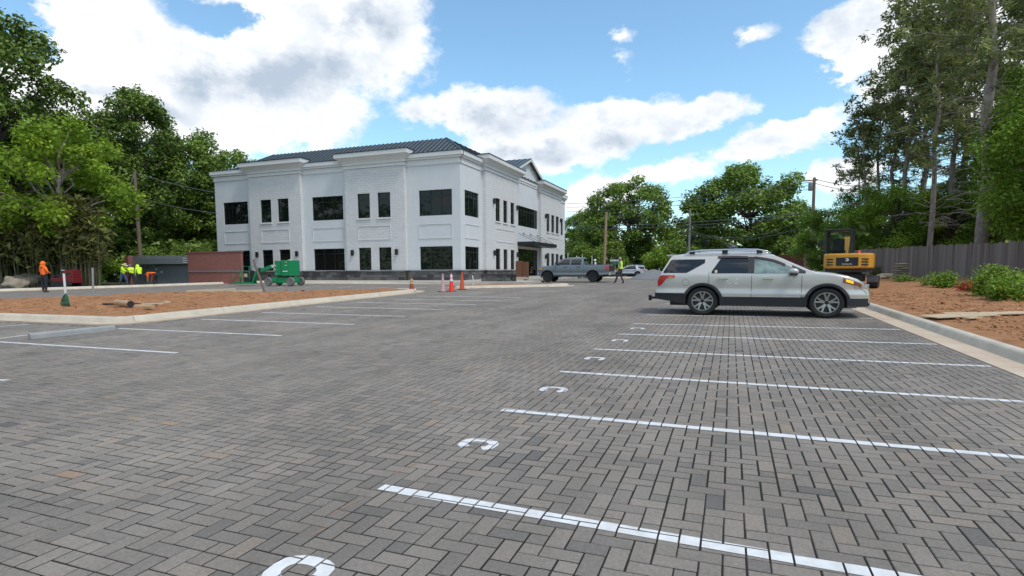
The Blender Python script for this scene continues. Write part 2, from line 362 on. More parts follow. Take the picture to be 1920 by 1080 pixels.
GAP = .0036
def tone_at(x, y):
    return min(1, max(0, .43+.10*mnoise.noise(Vector((x*.35, y*.35, 3)))+rng.normal(0, .125)+(.28 if rng.random() < .016 else 0)))
order = sorted(range(len(pavers)), key=lambda k: pavers[k][0]**2*.6+pavers[k][1]**2)
def vis(q):
    d = Vector((q[0], q[1], gz(*q[:2])))-EYE; z = d.dot(CF)
    if z < .2: return False
    u, v = 960+FPX*d.dot(CR)/z, CYP-FPX*d.dot(CU)/z
    return -20 < u < 1940 and v < 1095
near = [k for k in order if vis(pavers[k]) and pavers[k][0]+pavers[k][2] < PAVX1-.001][:300]; nearset = set(near)
CH = .0045
def pav_mesh(name, hx, hy):
    b = MB(); hx -= GAP; hy -= GAP
    t = [(-hx+CH, -hy+CH, 0), (hx-CH, -hy+CH, 0), (hx-CH, hy-CH, 0), (-hx+CH, hy-CH, 0)]
    s = [(-hx, -hy, -CH), (hx, -hy, -CH), (hx, hy, -CH), (-hx, hy, -CH)]; d = [(x, y, -.06) for x, y, z in s]
    b.add(t+s+d, [(0, 1, 2, 3)]+[(4+k, 4+(k+1) % 4, (k+1) % 4, k) for k in range(4)]+[(8+k, 8+(k+1) % 4, 4+(k+1) % 4, 4+k) for k in range(4)])
    o = b.build(name, M_PAV_O); me = o.data; bpy.data.objects.remove(o); return me
PM = {0: pav_mesh('paver', W0, W0/2), 1: pav_mesh('paver', W0/2, W0), 2: pav_mesh('paver', W0/2, W0/2)}
jit = lambda s: random.uniform(-s, s)
for k in near:
    cx, cy, hx, hy = pavers[k]
    o = bpy.data.objects.new('paver', PM[2 if hx == hy else 0 if hx > hy else 1]); COL.objects.link(o); o.parent = lot
    o.location = (cx+jit(.0012), cy+jit(.0012), gz(cx, cy)+jit(.0012)); o.rotation_euler = (math.atan(SLOPE)+jit(.004), jit(.004), jit(.006)); t = tone_at(cx, cy); o.color = (t, t, t, 1)
V = []; FC = []; TN = []
for k, (cx, cy, hx, hy) in enumerate(pavers):
    if k in nearset: continue
    hx -= GAP; hy -= GAP; z = gz(cx, cy)+jit(.0012); a = jit(.005)
    o = len(V)
    for (sx, sy, ins, dz) in ((-1, -1, CH, 0), (1, -1, CH, 0), (1, 1, CH, 0), (-1, 1, CH, 0), (-1, -1, 0, -.008), (1, -1, 0, -.008), (1, 1, 0, -.008), (-1, 1, 0, -.008), (-1, -1, 0, -.03), (1, -1, 0, -.03), (1, 1, 0, -.03), (-1, 1, 0, -.03)):
        lx, ly = sx*(hx-ins), sy*(hy-ins); V.append((cx+lx-a*ly, cy+ly+a*lx, z+SLOPE*ly+dz))
    FC += [(o, o+1, o+2, o+3)]+[(o+4+q, o+4+(q+1) % 4, o+(q+1) % 4, o+q) for q in range(4)]+[(o+8+q, o+8+(q+1) % 4, o+4+(q+1) % 4, o+4+q) for q in range(4)]
    TN += [tone_at(cx, cy)]*9
me = bpy.data.meshes.new('pavers'); me.from_pydata(V, [], FC); me.materials.append(M_PAV_A)
at = me.attributes.new('tone', 'FLOAT', 'FACE'); at.data.foreach_set('value', TN)
po = link('paver_field', me, lot); po['kind'] = 'stuff'

# painted markings, laid paver by paver so that the joints cut through the paint
def clip(poly, a, b):                        # keep the left side of a->b
    out = []
    for i in range(len(poly)):
        p, q = poly[i], poly[(i+1) % len(poly)]
        sp = (b[0]-a[0])*(p[1]-a[1])-(b[1]-a[1])*(p[0]-a[0]); sq = (b[0]-a[0])*(q[1]-a[1])-(b[1]-a[1])*(q[0]-a[0])
        if sp >= 0: out.append(p)
        if sp*sq < 0: t = sp/(sp-sq); out.append((p[0]+t*(q[0]-p[0]), p[1]+t*(q[1]-p[1])))
    return out
GRID = {}
for q in pavers: GRID.setdefault((int(q[0]//1), int(q[1]//1)), []).append(q)
def paint(name, polys):
    b = MB()
    for poly in polys:
        xs = [p[0] for p in poly]; ys = [p[1] for p in poly]; ar = sum(poly[i][0]*poly[(i+1) % len(poly)][1]-poly[(i+1) % len(poly)][0]*poly[i][1] for i in range(len(poly)))
        if ar < 0: poly = poly[::-1]
        done = False
        for gx in range(int(min(xs)//1)-1, int(max(xs)//1)+2):
            for gy in range(int(min(ys)//1)-1, int(max(ys)//1)+2):
                for cx, cy, hx, hy in GRID.get((gx, gy), ()):
                    h, k = hx-GAP-.002, hy-GAP-.002; c = [(cx-h, cy-k), (cx+h, cy-k), (cx+h, cy+k), (cx-h, cy+k)]
                    for i in range(len(poly)):
                        c = clip(c, poly[i], poly[(i+1) % len(poly)])
                        if len(c) < 3: break
                    if len(c) >= 3: b.add([(x, y, gz(x, y)+.003) for x, y in c], [tuple(range(len(c)))]); done = True
        if not done: b.add([(x, y, gz(x, y)-.014) for x, y in poly], [tuple(range(len(poly)))])
    return b.build(name, M_PAINT, lot, recalc=False)
def line_poly(a, b, w=.10):
    a = Vector(a[:2]); b = Vector(b[:2]); d = (b-a).normalized(); n = Vector((-d.y, d.x))*w/2
    return [tuple(a+n), tuple(b+n), tuple(b-n), tuple(a-n)][::-1]
def stall(p0, p1, w=.10):
    return paint('stall_line', [line_poly(px(*p0), px(*p1), w)])
RL = [((714, 914), (1700, 1085)), ((941, 768.5), (1920, 858.7)), ((1050.5, 696.7), (1920, 753.5)), ((1115, 654.5), (1856.7, 687.1)), ((1159.5, 626.3), (1752.6, 645.5)), ((1188, 607), (1688, 618)), ((1214, 590.4), (1635.4, 597.1)), ((1232.5, 578.6), (1600, 583)), ((1247, 569), (1570, 572))]
for a, b in RL:
    A, B = px(*a), px(*b); B = A+(B-A)*((3.36-A.x)/(B.x-A.x)); paint('stall_line', [line_poly(A, B)])
for a, b in (((-60, 637.5), (332, 662)), ((222, 616), (527, 629.5)), ((378, 598.5), (665, 608.4)), ((492, 586), (759.4, 593.3)), ((593, 575), (832.6, 580.8)), ((672, 567), (892.2, 571.4)), ((737, 561), (938, 564.1)), ((782, 555), (976.3, 557.9)), ((-60, 617), (57, 608)), ((-60, 641.5), (55, 628)), ((-80, 713), (14, 713)),
             ((45, 565), (94, 565)), ((104, 567), (140, 566)), ((152, 559), (183, 560)), ((235, 554), (271, 554)), ((312, 549), (346, 549)), ((411, 538.5), (428, 537)), ((519, 538.5), (531, 536.8)), ((573, 538.7), (599, 536.7)), ((632, 539), (662, 537)), ((541, 550.5), (590, 549.5)), ((690, 540.5), (735, 537.5)), ((760, 541), (800, 538)), ((1100, 533), (1118, 532.5)), ((1180, 527), (1205, 525.5))):
    stall(a, b)
def letter_c(cx, cy, s=1.0):                 # C with its opening towards -Y
    ro, ri = .165*s, .085*s; polys = []; n = 14; st = .13*s
    pts = []
    for k in range(n+1):
        t = R(-62+304*k/n); c, q = math.cos(t), math.sin(t)
        e = lambda r, v: (abs(v)**.75)*(1 if v > 0 else -1)*r
        pts.append(((cx+e(ro, c), cy+e(ro, q)*.86), (cx+e(ri, c), cy+e(ri, q)*.74)))
    for k in range(n): polys.append([pts[k][0], pts[k+1][0], pts[k+1][1], pts[k][1]])
    return paint('compact_letter', polys)
M_CHALK = mat('orange_chalk', (.36, .20, .13), .9)
for a, b in (((622, 964), (676, 936)), ((739, 888), (781, 868)), ((585, 1003), (612, 990))):
    c_ = paint('chalk_mark', [line_poly(px(*a), px(*b), .009)]); c_.data.materials[0] = M_CHALK
for q in ((560, 1072), (897, 833), (1038, 730.5), (1115.5, 672.5), (1163, 638.5), (1196, 616)):
    p = px(*q); letter_c(p.x, p.y)

# ------------------------------------------------------------------ kerbs
KP = [(0, -.03), (0, .004), (.30, .0), (.42, .008), (.445, .05), (.47, .115), (.50, .142), (.54, .15), (.62, .15), (.645, .13), (.65, -.05)]
def arclen(path): return [0]+list(np.cumsum([(Vector(b)-Vector(a)).length for a, b in zip(path, path[1:])]))
def at_len(path, L, s):
    for i in range(len(path)-1):
        if s <= L[i+1] or i == len(path)-2:
            t = (s-L[i])/(L[i+1]-L[i]); a, b = Vector(path[i]), Vector(path[i+1]); return a+(b-a)*t, (b-a).normalized()
def kerb(name, path, prof=KP, seg=3.05, gut=True, start=0.0):   # gutter on the path line, kerb to the left of it
    root = bpy.data.objects.new(name, None); COL.objects.link(root); root['kind'] = 'structure'
    L = arclen(path); s = start
    while s < L[-1]-.05:
        e = min(s+seg, L[-1]); n = max(2, int((e-s)/.35)); b = MB(); rows = []
        for k in range(n+1):
            q = s+.006+(e-s-.012)*k/n; p, d = at_len(path, L, q)
            p2, d2 = at_len(path, L, max(0, q-.25)); p3, d3 = at_len(path, L, min(L[-1], q+.25)); d = (d2+d3).normalized(); nn = Vector((-d.y, d.x))
            rows.append([(p.x+nn.x*u, p.y+nn.y*u, gz(p.x, p.y)+z) for u, z in prof])
        m_ = len(prof); vs = [v for r_ in rows for v in r_]; fs = []; mi = []
        for k in range(n):
            for i in range(m_-1): fs.append((k*m_+i, k*m_+i+1, (k+1)*m_+i+1, (k+1)*m_+i)); mi.append(1 if i < 3 else 0)
        fs.append(tuple(range(m_))); mi.append(0); fs.append(tuple(n*m_+i for i in reversed(range(m_)))); mi.append(0)
        b.add(vs, fs); b.m = mi; b.build('kerb_segment', [M_CONC, M_GUT], root, smooth=True); s = e
    return root
ISL = [(-15.1, 25.0), (-14.78, 10.75), (-15.0, 10.2), (-15.6, 9.95), (-29.5, 9.7), (-29.6, 13.2)]
kerb('kerb_right', [(3.42, 44.0), (3.42, -4.0)], start=.9)
for nm, pth in (('kerb_island', [(-17.6, 27.0), (-16.9, 27.6), (-16.1, 27.75), (-15.5, 27.3), (-15.2, 26.4), (-15.05, 25.0), (-14.62, 10.9), (-14.8, 10.25), (-15.4, 9.9), (-29.5, 9.66)][::-1]),
                ('kerb_far_lot', [(-36.6, 41.5), (-38.9, 35.6), (-40.3, 29.5), (-43.6, 22.2), (-47.5, 13.0)][::-1])):
    kerb(nm, pth)
kerb('kerb_entrance', [(-16.4, 31.0), (-15.2, 30.3), (-14.0, 30.6), (-9.6, 33.6), (-9.0, 34.6), (-9.4, 35.6), (-10.6, 35.9)])
kerb('kerb_walk', [(-35.5, 36.6), (-16.0, 36.9)])
kerb('kerb_road', [(-14, 60.0), (3.4, 60.0)])
walk = MB(); 
for k in range(12):
    x0 = -36.2+k*1.9
    walk.box(x0+.006, x0+1.894, 37.25, 42.0, gz(0, 39)-.2, gz(0, 39)+.14)
for k in range(8):
    walk.box(-20.2+.006, -16.2, 42.2+k*2.6, 44.79+k*2.6, .4, gz(0, 42)+.13+.03*k)
tag(walk.build('sidewalk', M_WALK), kind='structure')

# ------------------------------------------------------------------ bare red clay
def fbm(x, y, s, o=4):
    v = 0; a = 1
    for k in range(o): v += a*mnoise.noise(Vector((x*s, y*s, k*7.3))); s *= 2.1; a *= .5
    return v
def arange(a, b, s): return list(np.arange(a, b+s*.5, s))
def zr(x, y):
    t = max(0, min(1, (x-4.1)/1.2)); f = max(0, (x-6))/8
    return gz(x, y)+.125+t*(.10+.05*fbm(x, y, .5)+.06*fbm(x+9, y, 2.4))+.22*min(1.5, f)
bank = tag(sheet('clay_bank', arange(4.05, 12, .16)+arange(12.3, 30, .8), arange(2, 22, .16)+arange(22.3, 60, .5), zr, M_DIRT), kind='structure')
isl_poly = [(-29.2, 10.36), (-15.9, 10.6), (-15.4, 10.9), (-15.27, 11.4), (-15.75, 25.6), (-16.0, 26.9), (-16.5, 27.1), (-17.3, 26.4), (-19.2, 23.8), (-21.2, 22.2), (-26.4, 21.0), (-29.4, 13.3)]
def inside(x, y, P):
    r_ = False
    for i in range(len(P)):
        (x1, y1), (x2, y2) = P[i], P[i-1]
        if (y1 > y) != (y2 > y) and x < (x2-x1)*(y-y1)/(y2-y1)+x1: r_ = not r_
    return r_
def edge_d(x, y, P):
    d = 9
    for i in range(len(P)):
        a, b = Vector(P[i-1]), Vector(P[i]); p = Vector((x, y)); t = max(0, min(1, (p-a).dot(b-a)/(b-a).length_squared)); d = min(d, (p-a-(b-a)*t).length)
    return d
def zi(x, y):
    if not inside(x, y, isl_poly): return gz(x, y)+.11-min(.15, edge_d(x, y, isl_poly)*.6)
    d = min(1, edge_d(x, y, isl_poly)/1.5); return gz(x, y)+.11+d*(.12+.07*fbm(x, y, .6)+.075*fbm(x+5, y, 2.6))
tag(sheet('clay_island', arange(-29.8, -15.1, .17), arange(9.9, 27.6, .17), zi, M_DIRT, keep=lambda x, y: inside(x, y, isl_poly) or edge_d(x, y, isl_poly) < .12), kind='structure')
ent = [(-15.9, 31.0), (-14.6, 30.9), (-10.2, 33.9), (-9.75, 34.8), (-10.4, 35.2), (-15.5, 34.6)]
tag(sheet('clay_entrance', arange(-16.4, -9.4, .2), arange(30.4, 35.7, .2), lambda x, y: gz(x, y)+.10+.05*fbm(x, y, 1.5), M_DIRT, keep=lambda x, y: inside(x, y, ent)), kind='structure')
tag(sheet('clay_verge', arange(-13, 3.4, .8), arange(60.6, 66.0, .4), lambda x, y: gz(x, y)+.06+.05*fbm(x, y, .8), M_DIRT), kind='structure')
clod = MB()
for k in range(6500):
    if k < 4000: x, y = 4.4+abs(rng.normal(0, 2.2)), rng.uniform(4, 26); z = zr(x, y)
    else:
        x, y = rng.uniform(-29, -15.4), rng.uniform(10.3, 26); z = zi(x, y)
        if not inside(x, y, isl_poly): continue
    s = abs(rng.normal(0, .013))+.008
    if rng.random() < .03: s *= 2.4
    clod.blob((x, y, z+s*.3), s, 1 if s > .05 else 0 or 1, .3, 0, k, (1.2, 1, .7))
tag(clod.build('clay_clods', M_CLOD, recalc=False), 'loose clods of red clay scattered over the bare soil', 'soil', kind='stuff')
#__PART2__
# ------------------------------------------------------------------ office building
BX, BY, BZ = -20.5, 42.0, .63
bld = thing('office_building', 'white two-storey office building with dark stone base and seamed metal roof', 'building', (BX, BY, BZ))
FL = lambda u, o, z: (-u, -o, z)
FR = lambda u, o, z: (o, u, z)
LF, LR = 26.3, 31.06
def wall(T, u0, u1, z0, z1, out, holes, material, parent, rev=.16, side=True):
    us = sorted({u0, u1, *[h[0] for h in holes], *[h[1] for h in holes]}); zs = sorted({z0, z1, *[h[2] for h in holes], *[h[3] for h in holes]})
    b = MB()
    for a, c in zip(us, us[1:]):
        for d, e in zip(zs, zs[1:]):
            um, zm = (a+c)/2, (d+e)/2
            if any(h[0] < um < h[1] and h[2] < zm < h[3] for h in holes): continue
            b.add([T(a, out, d), T(c, out, d), T(c, out, e), T(a, out, e)], [(0, 1, 2, 3)])
    for h in holes:
        a, c, d, e = h
        for p, q in (((a, d), (c, d)), ((c, d), (c, e)), ((c, e), (a, e)), ((a, e), (a, d))):
            b.add([T(p[0], out, p[1]), T(q[0], out, q[1]), T(q[0], out-rev, q[1]), T(p[0], out-rev, p[1])], [(0, 1, 2, 3)])
    if side and out > .01:
        for u in (u0, u1): b.add([T(u, out, z0), T(u, out, z1), T(u, -.02, z1), T(u, -.02, z0)], [(0, 1, 2, 3)])
    return b.build('wall', material, parent, recalc=False)
def window(T, h, out, cols, transom, parent, rev=.14, door=False):
    a, c, d, e = h; o = out-rev; fw = .05
    b = MB(); B = lambda x0, x1, z0, z1: b.box(x0, x1, o-.04, o+.05, z0, z1, 0, T)
    B(a, c, d, d+fw); B(a, c, e-fw, e); B(a, a+fw, d+fw, e-fw); B(c-fw, c, d+fw, e-fw)
    zt = e-(e-d)*transom if transom else None; w = (c-a)/cols; mw = .028
    for k in range(1, cols): B(a+k*w-mw, a+k*w+mw, d+fw, e-fw)
    if zt:
        for k in range(cols): B(a+k*w+mw+.001, a+(k+1)*w-mw-.001, zt-mw, zt+mw)
    f = b.build('window', M_BLKM, parent)
    for k in range(cols):
        for z0, z1 in (((d, zt), (zt, e)) if zt else ((d, e),)):
            p = MB(); t = random.uniform(-.006, .006); t2 = random.uniform(-.006, .006)
            p.add([T(a+k*w+.01, o+t, z0+.01), T(a+(k+1)*w-.01, o+t2, z0+.01), T(a+(k+1)*w-.01, o+t2+.004, z1-.01), T(a+k*w+.01, o+t+.004, z1-.01)], [(0, 1, 2, 3)])
            p.build('pane', M_GLASS, f, recalc=False)
def panel(T, u0, u1, z0, z1, out, parent, sides=True):
    b = MB(); t = .045
    b.box(u0, u1, out, out+.04, z1-t, z1, 0, T); b.box(u0, u1, out, out+.04, z0, z0+t, 0, T)
    if sides: b.box(u0, u0+t, out, out+.04, z0+t, z1-t, 0, T); b.box(u1-t, u1, out, out+.04, z0+t, z1-t, 0, T)
    b.build('panel_moulding', M_TRIM, parent)
def sconce(T, u, z, out, parent):
    b = MB(); b.box(u-.10, u+.10, out, out+.05, z-.1, z+.1, 0, T); b.box(u-.11, u+.11, out+.05, out+.22, z-.24, z+.22, 0, T); b.box(u-.08, u+.08, out+.07, out+.20, z-.27, z-.24, 0, T)
    b.build('wall_light', M_BLKM, parent, bevel=.01)
UZ, LZ, PZ = (5.42, 7.5), (.97, 2.9), (3.55, 4.75)
ZT, ZS = 9.6, .93
def cornice_plain(T, u0, u1, parent, e0=0, e1=0):
    b = MB()
    b.box(u0-e0*.07, u1+e1*.07, -.1, .07, 9.52, 9.74, 0, T); b.box(u0-e0*.05, u1+e1*.05, -.1, .05, 9.742, 9.98, 0, T)
    b.box(u0-e0*.20, u1+e1*.20, -.1, .20, 9.982, 10.14, 0, T); b.box(u0-e0*.30, u1+e1*.30, -.1, .30, 10.142, 10.46, 0, T)
    b.build('cornice', M_TRIM, parent)
    c = MB(); c.box(u0-e0*.33, u1+e1*.33, -.1, .33, 10.462, 10.52, 0, T); c.build('drip_edge', M_SEAMSHADE_DRIP, parent)
def cornice_brick(T, u0, u1, out, parent):
    b = MB()
    b.box(u0-.07, u1+.07, -.1, out+.07, 9.62, 9.82, 0, T); b.box(u0-.03, u1+.03, -.1, out+.03, 9.822, 9.90, 0, T); b.box(u0-.12, u1+.12, -.1, out+.12, 9.902, 10.04, 0, T)
    lo, hi = 10.042, 10.5; k = [(.12, lo), (.16, lo+.10), (.34, lo+.28), (.60, hi)]
    for (a, z0), (c, z1) in zip(k, k[1:]):
        b.add([T(u0-a, -.1, z0), T(u1+a, -.1, z0), T(u1+a, out+a, z0), T(u0-a, out+a, z0), T(u0-c, -.1, z1), T(u1+c, -.1, z1), T(u1+c, out+c, z1), T(u0-c, out+c, z1)], [(0, 1, 5, 4), (1, 2, 6, 5), (2, 3, 7, 6), (3, 0, 4, 7)])
    b.box(u0-.62, u1+.62, -.3, out+.62, 10.502, 10.84, 0, T)
    b.build('cornice', M_TRIM, parent)
    c = MB(); c.box(u0-.66, u1+.66, -.6, out+.66, 10.842, 10.91, 0, T); c.build('drip_edge', M_SEAMSHADE_DRIP, parent)
PR = .32
front = [(0, 4.97, 0, [(.75, 3.8)], 3), (4.97, 10.93, PR, [(6.37, 7.62), (8.4, 9.66)], 1), (10.93, 15.74, 0, [(11.4, 14.74)], 3), (15.74, 21.74, PR, [(17.13, 18.38), (19.15, 20.4)], 1), (21.74, LF, 0, [(22.25, 25.3)], 3)]
side = [(0, 4.41, 0, [(.82, 3.6)], 3), (4.41, 12.55, PR, [(6.65, 7.75), (8.55, 9.6), (10.45, 11.5)], 1), (19.93, 28.08, PR, [(22.1, 23.3), (24.0, 25.25), (25.9, 27.15)], 1), (28.08, LR, 0, [(28.4, 30.2)], 2)]
for T, bays in ((FL, front), (FR, side)):
    for bi, (u0, u1, out, ws, cols) in enumerate(bays):
        holes = [(a, c, *z) for a, c in ws for z in (UZ, LZ)]
        wall(T, u0, u1, ZS, ZT, out, holes, M_WBRK if out else M_STUC, bld)
        for h in holes:
            window(T, h, out, cols, .24, bld)
            if out and h[2] > 4:
                s = MB(); s.box(h[0]-.08, h[1]+.08, out-.05, out+.08, h[2]-.14, h[2]-.02, 0, T); s.build('window_sill', M_TRIM, bld)
        panel(T, min(a for a, c in ws), max(c for a, c in ws), *PZ, out, bld, sides=True)
        if out: cornice_brick(T, u0, u1, out, bld)
        else: cornice_plain(T, u0, u1, bld, 1 if u0 == 0 and T is FL else 0, 1 if bi == len(bays)-1 else 0)
for u in (5.8, 10.25, 16.3, 20.95): sconce(FL, u, 2.5, PR, bld)
for u in (6.1, 12.1, 21.5, 27.7):
    for z in (2.5, 7.15): sconce(FR, u, z, PR, bld)
# entrance bay
ENT = [(12.75, 19.7, 5.5, 7.55), (12.7, 19.75, .12, 3.15)]
wall(FR, 12.55, 19.93, .1, 11.0, 0, ENT, M_STUC, bld)
window(FR, ENT[0], 0, 8, .22, bld); window(FR, ENT[1], 0, 6, .22, bld)
e = MB(); e.box(12.55, 19.93, -.1, .06, 9.9, 10.12, 0, FR); e.box(12.55, 19.93, -.1, .12, 10.122, 10.3, 0, FR); e.build('cornice', M_TRIM, bld)
c = MB(); c.box(12.3, 20.1, .02, 2.15, 3.4, 3.78, 0, FR); canopy = c.build('entrance_canopy', M_BLKM, bld, bevel=.02)
for u in (12.9, 14.9, 17.2, 19.5):
    r_ = MB(); r_.tube([FR(u, .03, 4.75), FR(u, 1.95, 3.8)], .022, 6); r_.lathe([(0, -.04), (.09, -.04), (.09, .04), (0, .04)], 8, 0, Matrix.Translation(FR(u, .05, 4.78))); r_.build('tie_rod', M_BLKM, canopy)
# gable over the entrance
ga, gb, gm, gz0, gz1 = 11.9, 20.75, 16.33, 11.02, 12.72
g_ = MB(); g_.prism([(12.56, 10.0), (19.92, 10.0), (19.92, 11.25), (gm, gz1-.12), (12.56, 11.25)], -.3, .05, lambda a, b, d: FR(a, d, b)); g_.build('gable_wall', M_STUC, bld)
for s in (0, 1):
    uo = ga if s == 0 else gb; b = MB()
    n = (gz1-gz0)/(gm-uo); 
    b.add([FR(uo, .45, gz0), FR(gm, .45, gz1), FR(gm, -6, gz1), FR(uo, -6, gz0), FR(uo, .45, gz0-.09), FR(gm, .45, gz1-.09), FR(gm, -6, gz1-.09), FR(uo, -6, gz0-.09)], [(0, 1, 2, 3), (4, 7, 6, 5), (0, 4, 5, 1), (1, 5, 6, 2), (2, 6, 7, 3), (3, 7, 4, 0)])
    ro = b.build('gable_roof', M_ROOF, bld)
    for k in range(9):
        q = MB(); o_ = .4-k*.62; q.bar(FR(uo, o_, gz0+.02), FR(gm, o_, gz1+.02), .04, .06); q.build('seam', M_SEAMSHADE_DRIP, ro)
    f = MB(); f.bar(FR(uo, .44, gz0-.2), FR(gm, .44, gz1-.2), .06, .2); f.build('rake_board', M_TRIM, bld)
# seamed hip roof behind the parapet
ZE, ZR, SB = 10.5, 12.15, 2.6
b = MB(); u_l = 23.7; 
P = lambda x, y, z: (x, y, z)
ring0 = [(.2, -.2), (.2, LR-.4), (-u_l, LR-.4), (-u_l, -.2)]; ring1 = [(-SB+.2, SB-.2), (-SB+.2, LR-.4-SB), (-u_l+SB, LR-.4-SB), (-u_l+SB, SB-.2)]
vs = [(x, y, ZE) for x, y in ring0]+[(x, y, ZR) for x, y in ring1]
b.add(vs, [(k, (k+1) % 4, 4+(k+1) % 4, 4+k) for k in range(4)]+[(4, 5, 6, 7)])
roof = b.build('hip_roof', M_ROOF, bld)
def seam(p, q): s = MB(); s.bar(p, q, .06, .08); s.build('seam', M_SEAMSHADE_DRIP, roof)
n = 54
for k in range(n+1):
    x = .2-(u_l+.2)*k/n; t = min(1, min(.2-x, x+u_l)/SB)
    if t > .02: seam((x, -.2, ZE+.02), (x, -.2+SB*t, ZE+(ZR-ZE)*t+.02))
for k in range(30):
    y = -.2+(LR-.2)*k/30; t = min(1, min(y+.2, LR-.4-y)/SB)
    if t > .02: seam((.2, y, ZE+.02), (.2-SB*t, y, ZE+(ZR-ZE)*t+.02))
for p, q in ((0, 4), (3, 7)): s = MB(); s.bar(Vector(vs[p])+Vector((0, 0, .03)), Vector(vs[q])+Vector((0, 0, .03)), .12, .06); s.build('hip_cap', M_ROOF, roof)
# far walls, flat roof deck
b = MB(); b.add([(-LF, 0, -.3), (-LF, LR, -.3), (-LF, LR, 10.4), (-LF, 0, 10.4), (0, LR, -.3), (0, LR, 10.4)], [(0, 1, 2, 3), (1, 4, 5, 2)]); b.add([(-LF, .12, 10.4), (-.12, .12, 10.4), (-.12, LR, 10.4), (-LF, LR, 10.4)], [(0, 1, 2, 3)]); b.build('rear_wall', M_STUC, bld)
# stone base of separate blocks
sb = MB(); OB = .1
for T, L in ((FL, LF), (FR, 12.55)): sb.box(-.0 if T is FR else -OB+.03, L, -.05, OB-.03, -.9, ZS-.1, 0, T)
sb.box(19.93, LR, -.05, OB-.03, -.9, ZS-.1, 0, FR)
base = sb.build('stone_base', M_MORT, bld)
bm_cache = {}
def stone_block(T, u, w, z, h, out, cap=False):
    key = (T is FL, round(w, 2), round(h, 2), cap)
    if key not in bm_cache:
        q = MB(); q.box(.008, w-.008, -.06, 0, .008, h-.008, 0, T); o = q.build('stone_block', M_STONE, base, bevel=0); me = o.data; bpy.data.objects.remove(o); bm_cache[key] = me
    o = bpy.data.objects.new('stone_block' if not cap else 'cap_stone', bm_cache[key]); COL.objects.link(o); o.parent = base
    o.location = T(u, out+random.uniform(0, .018), z)
def stone_run(T, u0, u1, pr):
    for c in range(4):
        u = u0-(.3 if c % 2 else 0); 
        while u < u1-.05:
            w = random.choice((.4, .6, .8)); a = max(u, u0); e_ = min(u+w, u1)
            if u1-e_ < .15: e_ = u1
            if e_-a > .05: stone_block(T, a, e_-a, -.12+c*.235, .235, OB+pr)
            u = max(e_, u+w)
    u = u0
    while u < u1-.05: w = min(1.2, u1-u); stone_block(T, u, w, .82, .12, OB+pr+.05, True); u += w
for T, bays in ((FL, front), (FR, side)):
    for u0, u1, out, ws, cols in bays:
        if out: q = MB(); q.box(u0-.08, u1+.08, 0, out+OB-.03, -.9, ZS-.1, 0, T); q.build('stone_backing', M_MORT, bld)
        stone_run(T, u0 if u0 > 0 or T is FR else -OB, u1, out)

# ------------------------------------------------------------------ brick enclosure for bins
enc = thing('bin_enclosure', 'red brick and grey block bin enclosure at the edge of the far lot', 'enclosure', (-42.2, 35.5, .5), R(4))
b = MB(); b.box(-.75, 4.75, 0, .25, -.3, 2.62); b.box(-.75, -.5, .25, 3.3, -.3, 2.62); b.build('brick_wall', M_BRICK, enc)
b = MB(); b.box(-.78, 4.78, -.05, .28, 1.02, 1.12); b.build('band_course', M_STEEL, enc)
b = MB(); b.box(-.81, 4.81, -.05, .30, 2.62, 2.70); b.build('coping', M_BRICK, enc)
b = MB(); b.box(-7.7, -.75, .7, .95, -.3, 2.45); b.build('block_wall', M_CMU, enc)
b = MB(); b.box(-8.1, -7.7, .3, .95, -.3, 2.5); b.build('brick_pier', M_BRICK, enc)
b = MB(); b.box(-6.5, -.77, .1, .4, 1.70, 2.25); b.box(-6.5, -.77, .4, .7, 2.15, 2.25); b.build('steel_header', M_STEEL, enc, bevel=.02)
for k in range(3): b = MB(); b.box(-1.35, -.78, .085, .1, 1.79+k*.17, 1.85+k*.17); b.build('white_stripe', M_PAINT, enc)
b = MB(); b.box(-6.1, -.77, .58, .66, -.1, 1.58); b.build('gate_panel', M_STEEL, enc)
for k in range(5): b = MB(); b.box(-6.0+k*.28, -5.88+k*.28, .35, .45, 1.45, 1.70); b.build('hanger', M_STEEL, enc)
for k, (x, z) in enumerate(((-5.0, 1.2), (-4.4, .95))): b = MB(); b.box(x, x+.22, .56, .58, z, z+.14); b.build('notice', M_PAINT, enc)

# ------------------------------------------------------------------ wooden fence
fpts = [Vector((7.6, 49.5)), Vector((9.2, 43.6)), Vector((13.3, 33.6)), Vector((19.0, 21.0))]
fence = thing('board_fence', 'tall weathered grey board fence along the clay bank', 'fence', (9.2, 43.6, zr(9.2, 43.6)))
FO = Vector(fence.location); fb = MB(); fb.box(-.088, .088, 0, .022, -.1, 1.85); fo = fb.build('board', M_WOODF); fme = fo.data; bpy.data.objects.remove(fo)
L = arclen(fpts); s = 0; k = 0; BW = .18
while s < L[-1]-.1 and k < 298:
    p, d = at_len(fpts, L, s); z = zr(p.x, p.y)
    o = bpy.data.objects.new('board', fme); COL.objects.link(o); o.parent = fence
    o.location = (p.x-FO.x, p.y-FO.y, z-FO.z+random.uniform(-.03, .03)); o.rotation_euler = (jit(.012), jit(.008), math.atan2(d.y, d.x)+math.pi+jit(.02)); o.scale = (1, 1, random.uniform(.985, 1.015)); s += BW; k += 1
s = .1
while s < L[-1]:
    p, d = at_len(fpts, L, s); n_ = Vector((d.y, -d.x))*-.08; q = MB(); q.box(-.05, .05, -.05, .05, -.2, 1.8); o = q.build('post', M_WOODF, fence, (p.x-FO.x+n_.x, p.y-FO.y+n_.y, zr(p.x, p.y)-FO.z)); s += 2.4
for zz in (.35, 1.5):
    q = MB(); q.tube([(p.x-FO.x+.05, p.y-FO.y+.02, zr(p.x, p.y)-FO.z+zz) for p in fpts], .04, 4); q.build('rail', M_WOODF, fence)

